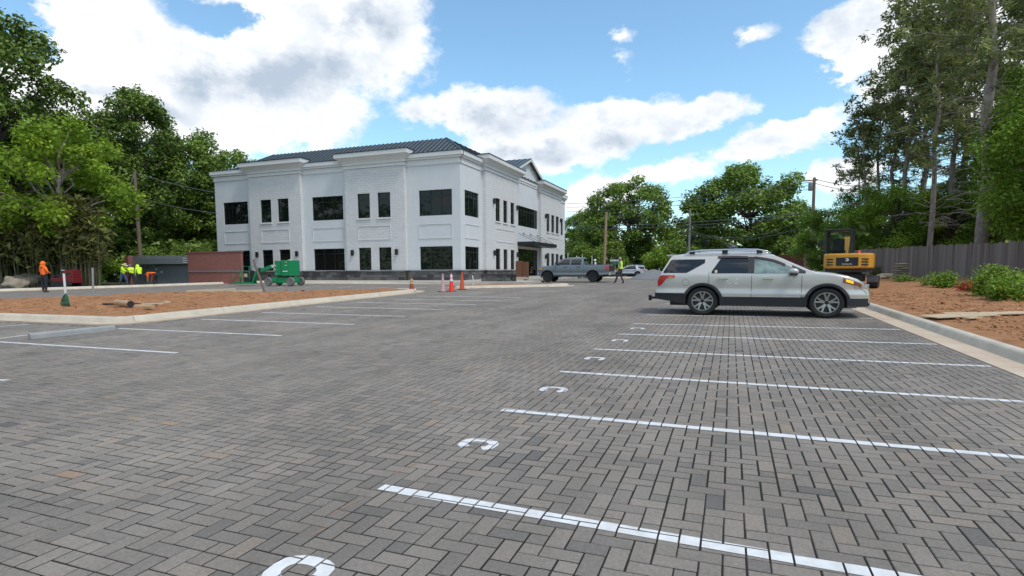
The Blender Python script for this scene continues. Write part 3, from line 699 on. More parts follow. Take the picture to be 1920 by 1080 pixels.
# ------------------------------------------------------------------ foliage
def leaf_mat(name, c1, c2, trans=.25): return mat(name, c1, .55, col2=c2, attr='tone', trans=trans, spec=.25)
LM_DARK = leaf_mat('oak_leaf', (.062, .108, .022), (.29, .40, .08))
LM_MID = leaf_mat('mid_leaf', (.07, .125, .022), (.32, .45, .08))
LM_LIME = leaf_mat('lime_leaf', (.12, .215, .02), (.42, .56, .055), .4)
LM_PINE = leaf_mat('pine_needles', (.10, .125, .045), (.38, .42, .15), .45)
LM_OLIVE = leaf_mat('bamboo_leaf', (.045, .055, .015), (.23, .225, .065), .3)
LM_FRESH = leaf_mat('fresh_leaf', (.075, .15, .018), (.34, .50, .06), .35)
LM_REDL = leaf_mat('red_leaf', (.30, .02, .02), (.55, .06, .05), .2)
def leaf_mesh(name, C, size, material, up=.5, elong=1.7, tone=None, clump_n=None):
    n = len(C); C = np.asarray(C, float)
    nv = rng.normal(size=(n, 3)); nv /= np.linalg.norm(nv, axis=1)[:, None]; nv[:, 2] = np.abs(nv[:, 2])+up
    if clump_n is not None: nv += clump_n*.6
    nv /= np.linalg.norm(nv, axis=1)[:, None]
    a = rng.normal(size=(n, 3)); a -= nv*np.sum(a*nv, axis=1)[:, None]; a /= np.linalg.norm(a, axis=1)[:, None]; b = np.cross(nv, a)
    s = size*rng.uniform(.6, 1.35, n)[:, None]; l = s*elong/1.7
    v = np.stack([C-a*l*.5, C-b*s*.27-a*l*.05+nv*s*.06, C+a*l*.5-nv*s*.10, C+b*s*.27-a*l*.05+nv*s*.06], 1).reshape(-1, 3)
    me = bpy.data.meshes.new(name); me.vertices.add(4*n); me.vertices.foreach_set('co', v.ravel()); me.loops.add(4*n); me.loops.foreach_set('vertex_index', np.arange(4*n)); me.polygons.add(n); me.polygons.foreach_set('loop_start', np.arange(n)*4)
    me.update(calc_edges=True); me.materials.append(material)
    t = tone if tone is not None else rng.random(n)
    at = me.attributes.new('tone', 'FLOAT', 'FACE'); at.data.foreach_set('value', np.clip(t, 0, 1).astype(np.float32)); return me
def clump_leaves(cl, per, flat=.75):
    C = []; T = []; NN = []
    for c, r in cl:
        n = max(8, int(per*r*r)); d = rng.normal(size=(n, 3)); d /= np.linalg.norm(d, axis=1)[:, None]
        rad = r*np.power(rng.random(n), .42)[:, None]*rng.uniform(.7, 1.15, (n, 1)); d2 = d.copy(); d2[:, 2] *= flat
        C.append(np.asarray(c)+d2*rad); T.append(np.clip(rng.normal(.42, .2, n)+rng.normal(0, .12), 0, 1)); NN.append(d)
    return np.concatenate(C), np.concatenate(T), np.concatenate(NN)
def limb(b, p, q, r0, r1, wob, n=5, sides=6, mi=0):
    p = Vector(p); q = Vector(q); pts = []; L_ = (q-p).length
    for k in range(n+1):
        t = k/n; w = math.sin(t*math.pi)*wob*L_; pts.append(p+(q-p)*t+Vector((jit(1)*w, jit(1)*w, jit(1)*w*.6+L_*.10*math.sin(t*math.pi))))
    b.tube(pts, [r0+(r1-r0)*k/n for k in range(n+1)], sides, mi); return pts
PROTO = {}
def broadleaf(key, H, RW, base, leafm, barkm, per, leaf, ncl, seed, spread=.26, gaps=1.0, lean=0):
    st = random.getstate(); random.seed(seed)
    tb = MB(); top = Vector((jit(.5)+lean, jit(.5), H*.82)); r0 = .018*H+.05
    tp = limb(tb, (0, 0, -.3), top, r0, .05, .02, 8, 8); cl = []
    for k in range(ncl):
        while True:
            d = Vector((jit(1), jit(1), jit(1)))
            if .25 < d.length < 1: break
        d = d*(d.length**-.35); zc = base+(H-base)*.5; c = Vector((d.x*RW+lean*.6, d.y*RW, zc+d.z*(H-base)*.46)); taper = 1-.35*max(0, (c.z-zc)/(H-base)*2)
        c.x *= taper; c.y *= taper; r = RW*random.uniform(spread*.7, spread*1.35)*gaps; cl.append((c, r))
        if k % 2 == 0:
            i = min(len(tp)-2, max(2, int(len(tp)*(c.z/H)*.72))); limb(tb, tp[i], c, r0*.32, .02, .08, 4, 5)
    C, T, NN = clump_leaves(cl, per); me = leaf_mesh('crown', C, leaf, leafm, .35, tone=T, clump_n=NN)
    random.setstate(st); t_ = tb.build('trunk', barkm, smooth='all', recalc=False); tm = t_.data; bpy.data.objects.remove(t_); PROTO[key] = (tm, me)
def conifer(key, H, RW, base, leafm, per, leaf, nbr, seed, dead=14, rt=None):
    st = random.getstate(); random.seed(seed); tb = MB(); rt = rt or .0085*H+.04
    top = Vector((jit(.7), jit(.7), H)); tp = limb(tb, (0, 0, -.3), top, rt, .03, .012, 10, 8); cl = []
    for k in range(nbr):
        t = base/H+(1-base/H)*(k+random.random())/nbr; t = min(.985, t); i = int(t*10); p = tp[i]+(tp[min(10, i+1)]-tp[i])*(t*10-i)
        a = random.uniform(0, 6.28); Lb = RW*(1.1-.75*((t-base/H)/(1-base/H)))*random.uniform(.55, 1.2); q = p+Vector((math.cos(a)*Lb, math.sin(a)*Lb, Lb*random.uniform(-.05, .35)))
        limb(tb, p, q, .045, .012, .06, 4, 4)
        for m_ in range(7):
            w = .15+.9*(m_+random.random())/7; c = p+(q-p)*w+Vector((jit(.7), jit(.7), jit(.75)-.1)); cl.append((c, random.uniform(.16, .52)*(.6+.5*RW/3)))
    for k in range(dead):
        t = random.uniform(.12, base/H+.12); i = int(t*10); p = tp[i]+(tp[i+1]-tp[i])*(t*10-i); a = random.uniform(0, 6.28); Lb = random.uniform(.9, 3.0); q = p+Vector((math.cos(a)*Lb, math.sin(a)*Lb, random.uniform(-.3, .8)))
        pts = limb(tb, p, q, .035, .008, .10, 4, 4)
        for w in range(2): limb(tb, pts[random.randint(1, 3)], q+Vector((jit(.7), jit(.7), jit(.6))), .015, .005, .1, 3, 3)
    C, T, NN = clump_leaves(cl, per, .8); me = leaf_mesh('crown', C, leaf, leafm, .3, 3.2, tone=T)
    random.setstate(st); t_ = tb.build('trunk', M_BARK, smooth='all', recalc=False); tm = t_.data; bpy.data.objects.remove(t_); PROTO[key] = (tm, me)
def plant(name, key, label, cat, p, s=1.0, rz=None, group=None, sz=None, parts=('trunk', 'crown'), leafm=None):
    e_ = thing(name, label, cat, (p[0], p[1], gz(p[0], p[1])-.05), random.uniform(0, 6.28) if rz is None else rz, group); e_.scale = (s, s, sz or s)
    for q, me in zip(parts, PROTO[key]): link(q, me, e_)
    return e_
broadleaf('oakA', 20, 6.0, 3.5, LM_DARK, M_BARKD, 165, .36, 88, 1, .195)
broadleaf('oakB', 18, 5.2, 3.0, LM_DARK, M_BARKD, 165, .36, 80, 2, .19)
broadleaf('oakC', 16, 6.2, 3.0, LM_MID, M_BARKD, 165, .36, 84, 3, .19)
broadleaf('oakD', 15, 7.5, 2.2, LM_MID, M_BARKD, 130, .42, 100, 4, .17)
broadleaf('lime', 12, 5.2, 3.2, LM_LIME, M_BARK, 190, .32, 52, 5, .22, 1.0)
broadleaf('fresh', 12, 4.2, 1.0, LM_FRESH, M_BARKD, 430, .21, 58, 6, .26)
broadleaf('bush', 3.6, 2.2, .1, LM_MID, M_BARKD, 560, .21, 26, 8, .36)
broadleaf('bushf', 3.2, 2.0, .1, LM_FRESH, M_BARKD, 420, .22, 24, 9, .36)
conifer('pineA', 19, 3.6, 6.5, LM_PINE, 150, .19, 40, 11, 34)
conifer('pineB', 17, 2.9, 6.0, LM_PINE, 150, .19, 32, 12, 20)
conifer('pineC', 22, 4.0, 7.5, LM_PINE, 150, .19, 46, 13, 50, .34)
conifer('pineD', 13, 1.9, 6.5, LM_PINE, 170, .19, 16, 14, 14, .14)
TL = 'trees of the left woodland'
for k, (x, d, key, s, sz, lab) in enumerate([
    (-110, 47, 'oakA', 1.15, 1.32, 'tall dark tree beyond the left edge of the far lot'), (22, 50, 'oakA', 1.05, 1.2, 'tallest dark green tree at the far left, behind the bamboo'),
    (95, 56, 'oakB', 1.05, 1.05, 'dark tree rising behind the lime green tree'), (-60, 62, 'oakC', 1.2, 1.25, 'broad tree deep in the woodland at the far left'),
    (185, 58, 'oakB', 1.02, 1.02, 'dark open-crowned tree above the wooden utility pole, left of it'), (262, 60, 'oakA', 1.0, 1.0, 'dark leafy tree directly behind the wooden utility pole'),
    (325, 66, 'oakC', 1.0, 1.06, 'mid green tree between the utility pole and the white building'), (400, 68, 'oakC', 1.05, 1.08, 'leafy tree right behind the bin enclosure'),
    (452, 76, 'oakB', 1.1, .98, 'tree crown showing over the left end of the metal roof'), (225, 72, 'oakC', 1.2, 1.1, 'large tree in the second row of the left woodland'), (120, 74, 'oakA', 1.1, 1.0, 'tall tree in the back row of the left woodland'), (350, 84, 'oakD', 1.1, 1.0, 'wide tree in the back row behind the bin enclosure')]):
    plant('tree', key, lab, 'tree', pdp(x, d), s, group=TL, sz=sz)
plant('lime_tree', 'lime', 'bright yellow-green tree spreading over the bamboo thicket', 'tree', pdp(120, 43), 1.05, .6)
UG = 'undergrowth along the left woodland edge'
for k, (x, d, key, s, lab) in enumerate([(285, 54, 'bush', .85, 'dark shrub right of the utility pole foot'), (345, 57, 'bush', .95, 'round shrub behind the joint of block wall and brick wall'), (400, 58, 'bush', 1.0, 'dark shrub behind the right half of the brick wall'), (172, 50, 'bushf', .9, 'leafy shrub just left of the bin enclosure'), (240, 60, 'bush', 1.5, 'shrub behind the left end of the bin enclosure'), (22, 46, 'bushf', 1.0, 'fresh green shrub above the boulders at the far left')]):
    plant('shrub', key, lab, 'shrub', pdp(x, d), s, group=UG, parts=('stems', 'foliage'))
# bamboo thicket
C = []; st = MB()
for k in range(330):
    p = pdp(rng.uniform(-90, 188), rng.uniform(41.5, 50)); h = rng.uniform(4, 6.8); lx, ly = rng.normal(0, .5, 2)
    st.tube([p, p+Vector((lx*.4, ly*.4, h*.6)), p+Vector((lx, ly, h))], [.03, .022, .008], 4)
    for q in range(70):
        t = rng.uniform(.32, 1.05)**.8; C.append((p.x+lx*t+rng.normal(0, .42), p.y+ly*t+rng.normal(0, .42), p.z+h*t+rng.normal(0, .2)))
bam = tag(link('bamboo_thicket', leaf_mesh('bamboo', C, .34, LM_OLIVE, .1, 2.6)), 'dense olive bamboo thicket along the far left kerb', 'bamboo', kind='stuff')
st.build('stems', mat('bamboo_stem', (.10, .09, .045), .7, col2=(.2, .17, .09), vscale=.6), bam, recalc=False)
# trees across the road
TB = 'trees across the road'
plant('tree', 'oakD', 'big round oak left of the grey utility pole, across the road', 'tree', pdp(1180, 101), 1.20, 1.1, TB, 1.18)
plant('tree', 'oakD', 'widest oak with many sky gaps, behind the parked SUV', 'tree', pdp(1400, 98), 1.46, 2.7, TB, 1.30)
plant('tree', 'oakC', 'pale green tree at the right end of the white building', 'tree', pdp(1085, 118), 0.86, 0, TB, 0.82)
plant('tree', 'oakC', 'smaller tree between the two big oaks across the road', 'tree', pdp(1290, 115), 0.84, 0, TB, 0.74)
plant('tree', 'oakB', 'dark tree right of the wide oak across the road', 'tree', pdp(1490, 110), 0.90, 0, TB, 0.84)
for x, d, key, s, lab in ((1100, 98, 'bush', 1.50, 'dark hedge shrub behind the truck cab'), (1150, 95, 'bush', 1.56, 'dark shrub behind the walking man'), (1235, 89, 'bushf', 1.50, 'fresh green shrub behind the gravel heap'), (1270, 93, 'bush', 1.56, 'dark shrub above the rear window of the parked SUV'), (1345, 98, 'bush', 1.68, 'shrub below the wide oak'), (1425, 95, 'bush', 1.68, 'shrub above the SUV windscreen'), (1480, 88, 'bush', 1.56, 'shrub beside the tall utility pole'), (1205, 100, 'bush', 1.80, 'dark shrub over the distant white car'), (1075, 105, 'bush', 1.68, 'shrub at the right corner of the white building')):
    plant('shrub', key, lab, 'shrub', pdp(x, d), s, group='shrubs across the road', parts=('stems', 'foliage'))
# right-hand woodland
TR = 'pines behind the board fence'
for x, d, key, s, sz, lab in ((1838, 34, 'pineC', 1.12, 1.20, 'tall grey-trunked pine with bare lower limbs, largest behind the fence'), (1775, 44, 'pineA', 1.23, 1.26, 'pine with reddish trunk left of the largest pine'), (1740, 40, 'pineB', 1.06, 1.14, 'pine with pale trunk left of the reddish pine'), (1690, 46, 'pineA', 1.12, 1.14, 'straight pine in the middle of the right woodland'), (1668, 52, 'pineB', 1.12, 1.18, 'slim pine beside the straight pine'), (1642, 50, 'pineD', 1.18, 1.26, 'thin bare-stemmed pine above the excavator counterweight'), (1618, 48, 'pineD', 1.06, 1.10, 'thin leaning pine above the excavator cab'), (1800, 52, 'pineC', 1.12, 1.20, 'dark pine between the two nearest trunks'), (1880, 46, 'pineA', 1.34, 1.38, 'pine at the right edge of the photo'), (1725, 60, 'pineC', 1.12, 1.14, 'dense pine in the back row at right'), (1960, 40, 'pineC', 1.12, 1.20, 'pine just outside the right edge'), (1600, 58, 'pineD', 1.0, 0.95, 'small dark pine right of the tall utility pole')):
    plant('pine_tree', key, lab, 'pine tree', pdp(x, d), s, group=TR, sz=sz)
for x, d, key, s, sz, lab in ((2010, 31, 'fresh', 1.00, 1.10, 'bright green leafy tree at the right edge'), (1975, 38, 'fresh', 1.00, 1.35, 'tall bright green tree behind the largest pine'), (1620, 50, 'fresh', 0.78, 0.70, 'fresh green tree behind the excavator'), (1670, 44, 'fresh', 0.75, 0.67, 'fresh green tree right of the excavator'), (1725, 48, 'oakC', 0.45, 0.42, 'low mid green tree behind the middle of the fence'), (1775, 42, 'fresh', 0.69, 0.59, 'low leafy tree behind the fence, left of the largest pine'), (1550, 56, 'fresh', 0.75, 0.64, 'leafy tree left of the excavator cab'), (1850, 50, 'oakC', 0.80, 0.75, 'mid green tree deep behind the largest pine'), (2060, 27, 'fresh', 1.00, 1.00, 'bright tree beyond the right edge'), (1650, 64, 'oakB', 0.60, 0.50, 'dark tree deep behind the excavator'), (1760, 62, 'oakB', 0.70, 0.60, 'dark tree deep behind the fence')):
    plant('tree', key, lab, 'tree', pdp(x, d), s, group='leafy trees behind the board fence', sz=sz)
# far woodland, one mass
C = []
for k in range(30000):
    x = rng.uniform(-260, 2180); d = rng.uniform(120, 145); p = pdp(x, d); hh = 10.5+2.2*mnoise.noise(Vector((x*.013, 0, 0)))+1.2*mnoise.noise(Vector((x*.05, 4, 0)))
    if 480 < x < 1040: hh *= .5
    C.append((p.x, p.y, p.z+rng.random()**.8*hh))
for k in range(16000):
    a = YAW+math.copysign(rng.uniform(R(50), R(180)), rng.random()-.5); d = rng.uniform(62, 80); C.append((math.sin(a)*d, math.cos(a)*d, gz(0, math.cos(a)*d)+rng.random()**.8*(13+3*math.sin(a*9))))
tag(link('far_woods', leaf_mesh('far_woods', C, 1.15, LM_DARK, .3)), 'distant dark woodland beyond the road and lots', 'woods', kind='stuff')
C = []
for k in range(16000):
    x, d = (rng.uniform(-200, 480), rng.uniform(56, 78)) if k % 2 else (rng.uniform(1560, 2150), rng.uniform(42, 66)); p = pdp(x, d); C.append((p.x, p.y, p.z+rng.random()*4.2))
tag(link('underwood', leaf_mesh('underwood', C, .7, LM_DARK, .3)), 'dark undergrowth filling the woodland floor on both sides', 'undergrowth', kind='stuff')
# plants in front of the fence
def herb(name, label, p, h, r, n, leafm, leaf=.13, group=None, z=None):
    e_ = thing(name, label, 'plant', (p.x, p.y, z if z is not None else zr(p.x, p.y)-.03), 0, group); sb_ = MB(); C = []
    ns = max(14, int(34*r))
    for k in range(ns):
        a = rng.uniform(0, 6.28); q0 = r*.45*rng.random()**.5; ln = h*rng.uniform(.45, 1.12); out_ = r*rng.uniform(.1, .75); a2 = a+rng.normal(0, .7)
        p0 = Vector((math.cos(a)*q0, math.sin(a)*q0, -.05)); t = p0+Vector((math.cos(a2)*out_, math.sin(a2)*out_, ln)); limb(sb_, p0, t, .010, .003, .06, 4, 4)
        for m_ in range(max(6, n//ns)):
            w = rng.uniform(.12, 1.04); sp = .05+.13*(1-abs(w-.55)); C.append((p0.x+(t.x-p0.x)*w*w+rng.normal(0, sp), p0.y+(t.y-p0.y)*w*w+rng.normal(0, sp), p0.z+(t.z-p0.z)*w+rng.normal(0, .05)))
    sb_.build('stems', M_BARKD, e_, recalc=False); link('foliage', leaf_mesh('foliage', C, leaf, leafm, .4, 2.2), e_)
for x, y, h, r, n, lm, lab in ((1850, 572, 1.15, .75, 1500, LM_FRESH, 'tallest leafy weed clump before the fence'), (1890, 580, .95, .8, 1500, LM_FRESH, 'wide leafy weed clump at the right, before the fence'), (1918, 570, 1.0, .7, 1000, LM_FRESH, 'weed clump cut by the right edge of the photo'), (1772, 552, .85, .5, 700, LM_FRESH, 'upright green weed before the middle of the fence'), (1746, 548, .6, .5, 450, LM_MID, 'low weed left of the upright green weed'), (1800, 553, .4, .7, 420, LM_MID, 'low creeping weed between the two taller clumps'), (1700, 538, .5, .9, 500, LM_MID, 'low weeds beside the stack of stones'), (1818, 562, .45, .4, 330, LM_REDL, 'small red-leaved plant before the fence'), (1640, 528, .9, .5, 350, LM_OLIVE, 'dry grassy weed right of the excavator')):
    herb('weed', lab, px(x, y), h*.8, r*.75, int(n*2.6), lm, .085 if h > .7 else .075, 'weeds in front of the board fence')
#__PART3__
# ------------------------------------------------------------------ vehicles
def interp(tab):
    xs = [a for a, b in tab]; ys = [b for a, b in tab]
    return lambda x: float(np.interp(x, xs, ys))
def wheel(parent, x, y, r, w, style, side):
    e_ = bpy.data.objects.new('wheel', None); COL.objects.link(e_); e_.parent = parent; e_.location = (x, y, r); e_.rotation_euler = (R(90)*side, 0, 0)   # local -Z... faces outwards along +Z
    rr = r*.70 if style != 'far' else r*.66; b = MB(); h = w/2
    b.lathe([(rr*.97, -h*.9), (r*.80, -h), (r*.93, -h*.97), (r*.985, -h*.75), (r, -h*.4), (r, h*.4), (r*.985, h*.75), (r*.93, h*.97), (r*.80, h), (rr*1.02, h*.92), (rr*.97, h*.8)], 40, 0, None)
    b.build('tyre', M_RUB, e_, smooth=True)
    b = MB(); al = M_ALLOY if style in ('alloy', 'far') else M_BLKRIM
    b.lathe([(rr*.98, -h*.8), (rr*.98, h*.88), (rr*1.0, h*.93), (rr*.93, h*.93), (rr*.90, h*.75), (rr*.88, h*.1), (rr*.88, -h*.7)], 40, 0, None)
    b.lathe([(0, h*.76), (rr*.17, h*.74), (rr*.22, h*.6), (rr*.22, h*.2)], 16, 0)
    for k in range(5):
        for s in (-1, 1):
            a0 = 2*math.pi*(k+.25)/5; a1 = a0+s*.25; a00 = a0+s*.10
            p = Vector((math.cos(a00)*rr*.16, math.sin(a00)*rr*.16, h*.66)); m_ = Vector((math.cos(a0+s*.16)*rr*.55, math.sin(a0+s*.16)*rr*.55, h*.74)); q = Vector((math.cos(a1)*rr*.93, math.sin(a1)*rr*.93, h*.82))
            b.bar(p, m_, .045*r/.385, .035); b.bar(m_, q, .040*r/.385, .035)
    b.build('rim', al, e_, smooth=True)
    b = MB(); b.lathe([(0, -h*.2), (rr*.62, -h*.2), (rr*.62, h*.05), (0, h*.05)], 24); b.lathe([(0, -h*.5), (rr*.9, -h*.5), (rr*.9, -h*.45), (0, -h*.45)], 24); b.build('brake_disc', M_PLAS if style != 'alloy' else mat('dark_hub', (.05, .05, .05), .5, metal=.5), e_, smooth=True)
    return e_
class Car:
    def __init__(s, L, zt, zb, wd, belt, tumble, wheels, wr, arch, nose, tail, crown=.03):
        s.L = L; s.zt = interp(zt); s.zb0 = interp(zb); s.wd = wd; s.belt = belt; s.tum = tumble; s.wheels = wheels; s.wr = wr; s.arch = arch; s.nose = nose; s.tail = tail; s.crown = crown
        xs = set(np.linspace(0, L, int(L/.045)))
        for a, b in list(zt)+list(zb): xs.add(a)
        for w in wheels:
            for t in np.linspace(-1, 1, 25): xs.add(w+arch*math.sin(t*math.pi/2))
            xs.add(w-arch-1e-4); xs.add(w+arch+1e-4)
        s.xs = sorted(x for x in xs if 0 <= x <= L)
    def zb(s, x):
        z = s.zb0(x)
        for w in s.wheels:
            d = abs(x-w)
            if d <= s.arch: z = max(z, s.wr+math.sqrt(max(0, s.arch**2-d*d)))
        return z
    def W(s, x, z):
        w = s.wd-.5*max(0, .55-z)*.12-.10*max(0, z-.95)**2*2
        w += .016*math.exp(-((z-.60)/.05)**2)-.012*math.exp(-((z-.74)/.09)**2)
        if z > s.belt: w -= (z-s.belt)*s.tum
        f0, k0 = s.nose; f1, k1 = s.tail
        if x > s.L-f0: w -= k0*((x-s.L+f0)/f0)**2.4
        if x < f1: w -= k1*((f1-x)/f1)**2.4
        return w
    def body(s, name, material, parent, fil=.07):
        b = MB(); loops = []
        for x in s.xs:
            zb, zt = s.zb(x), s.zt(x); r = min(fil, (zt-zb)*.3); half = []
            for k in range(24): z = zb+(zt-r-zb)*k/23; half.append((s.W(x, z), z))
            wt = s.W(x, zt-r)
            for k in range(1, 5): a = R(22.5*k); half.append((wt-r*(1-math.cos(a)), zt-r+r*math.sin(a)))
            for k in range(1, 5): y = (wt-r)*(1-k/4); half.append((y, zt+s.crown*(1-(y/wt)**2)))
            loops.append([(x, y, z) for y, z in half]+[(x, -y, z) for y, z in reversed(half[:-1])])
        n = len(loops[0]); vs = [v for l in loops for v in l]; fs = []
        for i in range(len(loops)-1):
            for k in range(n): k2 = (k+1) % n; fs.append((i*n+k, (i+1)*n+k, (i+1)*n+k2, i*n+k2))
        fs.append(tuple(range(n))); fs.append(tuple((len(loops)-1)*n+k for k in reversed(range(n))))
        b.add(vs, fs); return b.build(name, material, parent, smooth=True)
    def patch(s, name, x0, x1, lo, hi, off, material, parent, sides=(-1, 1), nz=5, thick=0.0):
        lo = lo if callable(lo) else (lambda x, v=lo: v); hi = hi if callable(hi) else (lambda x, v=hi: v)
        for sd_ in sides:
            xs = list(np.linspace(x0, x1, max(3, int((x1-x0)/.05)))); b = MB(); vs = []
            for x in xs:
                a, c = lo(x), max(lo(x)+.002, hi(x))
                for k in range(nz+1): z = a+(c-a)*k/nz; vs.append((x, sd_*(s.W(x, z)+off), z))
            m_ = nz+1; fs = [(i*m_+k, (i+1)*m_+k, (i+1)*m_+k+1, i*m_+k+1) for i in range(len(xs)-1) for k in range(nz)]
            o = len(vs); rim = [i*m_ for i in range(len(xs))]+[(len(xs)-1)*m_+k for k in range(1, m_)]+[i*m_+nz for i in range(len(xs)-2, -1, -1)]+[k for k in range(nz-1, 0, -1)]
            vs2 = [(vs[i][0], vs[i][1]-sd_*(off+.03), vs[i][2]) for i in rim]; q = len(rim)
            fs += [(rim[k], rim[(k+1) % q], o+(k+1) % q, o+k) for k in range(q)]
            b.add(vs+vs2, fs); b.build(name, material, parent, smooth=True)
    def flare(s, name, w, r0, r1, off, material, parent, a0=-8, a1=188):
        for sd_ in (-1, 1):
            b = MB(); vs = []; n = 26
            for k in range(n+1):
                a = R(a0+(a1-a0)*k/n)
                for r, o_, in ((r0, -.16), (r0, off), ((r0+r1)/2, off+.006), (r1, off*.7), (r1, -.03)):
                    x, z = w+r*math.cos(a), s.wr+r*math.sin(a); vs.append((x, sd_*(s.W(max(0.0, min(s.L, x)), z)+o_), z))
            fs = [(k*5+j, (k+1)*5+j, (k+1)*5+j+1, k*5+j+1) for k in range(n) for j in range(4)]
            b.add(vs, fs); b.build(name, material, parent, smooth=True)
    def across(s, name, x0, x1, y, off, material, parent, inset=0.0, n=10):   # sheet lying on the top surface between x0 and x1 (glass)
        b = MB(); vs = []; xs = np.linspace(x0, x1, n)
        for x in xs:
            zt = s.zt(x); wt = s.W(x, zt-.05)-inset
            for k in range(9): yy = wt*(k/4-1)*y; vs.append((x, yy, zt+s.crown*(1-(yy/max(.1, wt))**2)+off))
        b.add(vs, [(i*9+k, (i+1)*9+k, (i+1)*9+k+1, i*9+k+1) for i in range(n-1) for k in range(8)]); return b.build(name, material, parent, smooth='all')
def suv(label, loc, rz, scale, paint, far=False, name='parked_suv', group=None):
    root = thing(name, label, 'suv', loc, rz, group, scale)
    WX = (1.21, 4.075); wr = .385
    zt = [(0, .74), (.03, .80), (.05, .98), (.10, 1.10), (.36, 1.63), (.40, 1.655), (.8, 1.70), (1.4, 1.735), (2.0, 1.74), (2.5, 1.715), (2.85, 1.645), (3.0, 1.585), (3.35, 1.405), (3.70, 1.225), (3.86, 1.175), (4.2, 1.14), (4.5, 1.075), (4.72, .99), (4.84, .90), (4.93, .80), (4.98, .66), (5.0, .55)]
    zb = [(0, .44), (.5, .36), (.8, .30), (1.7, .27), (3.5, .27), (4.6, .28), (4.85, .27), (5.0, .40)]
    c = Car(5.0, zt, zb, .985, 1.12, .46, WX, wr, .455, (.75, .26), (.55, .10))
    c.body('body', paint, root)
    if not far:
        b = MB(); b.box(.35, 4.75, -.66, .66, .24, .85); b.build('underbody', M_PLAS, root)
    else:
        b = MB(); b.box(.35, 4.75, -.66, .66, .24, .85); b.build('underbody', M_PLAS, root)
    for w in WX:
        c.flare('arch_trim', w, .43, .505, .022, M_PLAS, root)
        for sd_ in (-1, 1): wheel(root, w, sd_*(.985-.125), wr, .255, 'alloy' if not far else 'far', -sd_)
    c.patch('rocker_cladding', 1.21+.46, 4.075-.46, .275, lambda x: .50+.012*(x-1.6), .014, M_PLAS, root)
    c.patch('rear_bumper_cladding', .0, 1.21-.47, lambda x: c.zb0(x)-.006, lambda x: .60, .016, M_PLAS, root)
    c.patch('front_bumper_cladding', 4.075+.47, 4.97, .29, lambda x: .50, .016, M_PLAS, root)
    b = MB(); b.box(-.035, .12, -.84, .84, .42, .62); b.build('rear_bumper', M_PLAS, root, bevel=.03)
    b = MB(); b.box(4.86, 5.02, -.68, .68, .30, .50); b.build('front_bumper', M_PLAS, root, bevel=.03)
    b = MB(); b.box(4.93, 5.012, -.55, .55, .62, .86); b.build('grille', M_CHROME, root, bevel=.02)
    # side glass: quarter window, rear door, front door
    top = lambda x: c.zt(x)-.115
    c.patch('quarter_window', .20, 1.24, lambda x: 1.165+max(0, (x-.80))*.62 if x > .8 else 1.165, lambda x: min(1.165+(x-.18)*1.95, 1.545), .006, M_CARGL, root)
    c.patch('rear_door_window', 1.42, 2.30, lambda x: 1.15, lambda x: min(top(x)-.012, 1.16+(x-1.40)*1.75), .006, M_CARGL, root)
    c.patch('front_door_window', 2.44, 3.44, lambda x: 1.145, lambda x: min(top(x)-.012, 1.585), .006, M_CARGL2 if not far else M_CARGL, root)
    c.patch('door_pillar', 2.30, 2.44, 1.15, lambda x: top(x)-.005, .008, M_PLAS, root)
    c.patch('windscreen_pillar', 3.30, 3.60, lambda x: 1.145, lambda x: top(x)+.045, .0045, M_PLAS, root)
    c.patch('rain_visor', 1.56, 2.28, lambda x: top(x)-.05, lambda x: top(x)+.005, .03, mat('smoked_visor', (.05, .03, .03), .2), root); c.patch('rain_visor', 2.44, 3.15, lambda x: top(x)-.05, lambda x: top(x)+.005, .03, mat('smoked_visor', (.05, .03, .03), .2), root)
    c.across('windscreen', 2.92, 3.74, .93, .006, M_CARGL, root); c.across('rear_window', .12, .34, .90, .006, M_CARGL, root)
    # shut lines, handles, mirror
    SH = mat('shut_line', (.03, .03, .03), .7)
    for x, z0, z1 in ((2.385, .50, 1.15), (3.52, .50, 1.14)): c.patch('shut_line', x-.005, x+.005, z0, z1, .0025, SH, root, nz=8)
    b_ = lambda x: 1.32-.30*(abs(x-1.50))
    c.patch('shut_line', 1.355, 1.366, .88, 1.20, .0025, SH, root)
    for x in (1.60, 2.66):
        c.patch('handle_recess', x-.02, x+.22, .995, 1.035, .003, SH, root); c.patch('door_handle', x-.03, x+.24, 1.005, 1.03, .045, M_CHROME, root, nz=2)
    c.patch('sill_strip', 1.72, 3.5, .512, .527, .019, M_CHROME, root, nz=2)
    for sd_ in (-1, 1):
        b = MB(); b.blob((3.33, sd_*1.07, 1.20), .12, 2, 0, 0, 0, (1.0, .95, .72)); mi_ = b.build('side_mirror', paint, root, smooth='all')
        b = MB(); b.bar((3.40, sd_*.90, 1.14), (3.36, sd_*1.03, 1.16), .08, .05); b.box(3.24, 3.42, sd_*1.07-.10, sd_*1.07+.10, 1.10, 1.145); b.build('mirror_base', M_PLAS, mi_)
        b = MB(); pts = [(.72, sd_*.66, 1.70), (.86, sd_*.665, 1.765), (1.2, sd_*.67, 1.795), (2.0, sd_*.67, 1.805), (2.5, sd_*.665, 1.79), (2.72, sd_*.65, 1.745), (2.82, sd_*.64, 1.69)]
        b.tube(pts, [.014, .022, .024, .024, .024, .02, .012], 6); ra = b.build('roof_rail', M_CHROME, root, smooth='all')
        b = MB()
        for x in (.9, 1.72, 2.55): b = MB(); b.box(x-.07, x+.07, sd_*.66-.012, sd_*.66+.012, 1.69, 1.78); b.build('rail_foot', M_PLAS, ra)
    c.patch('tail_lamp', .05, .50, lambda x: .80 if x < .13 else min(1.0+.12*(x-.2), .80+(x-.13)*1.35), lambda x: min(1.10, c.zt(x)-.03), .014, M_RED, root)
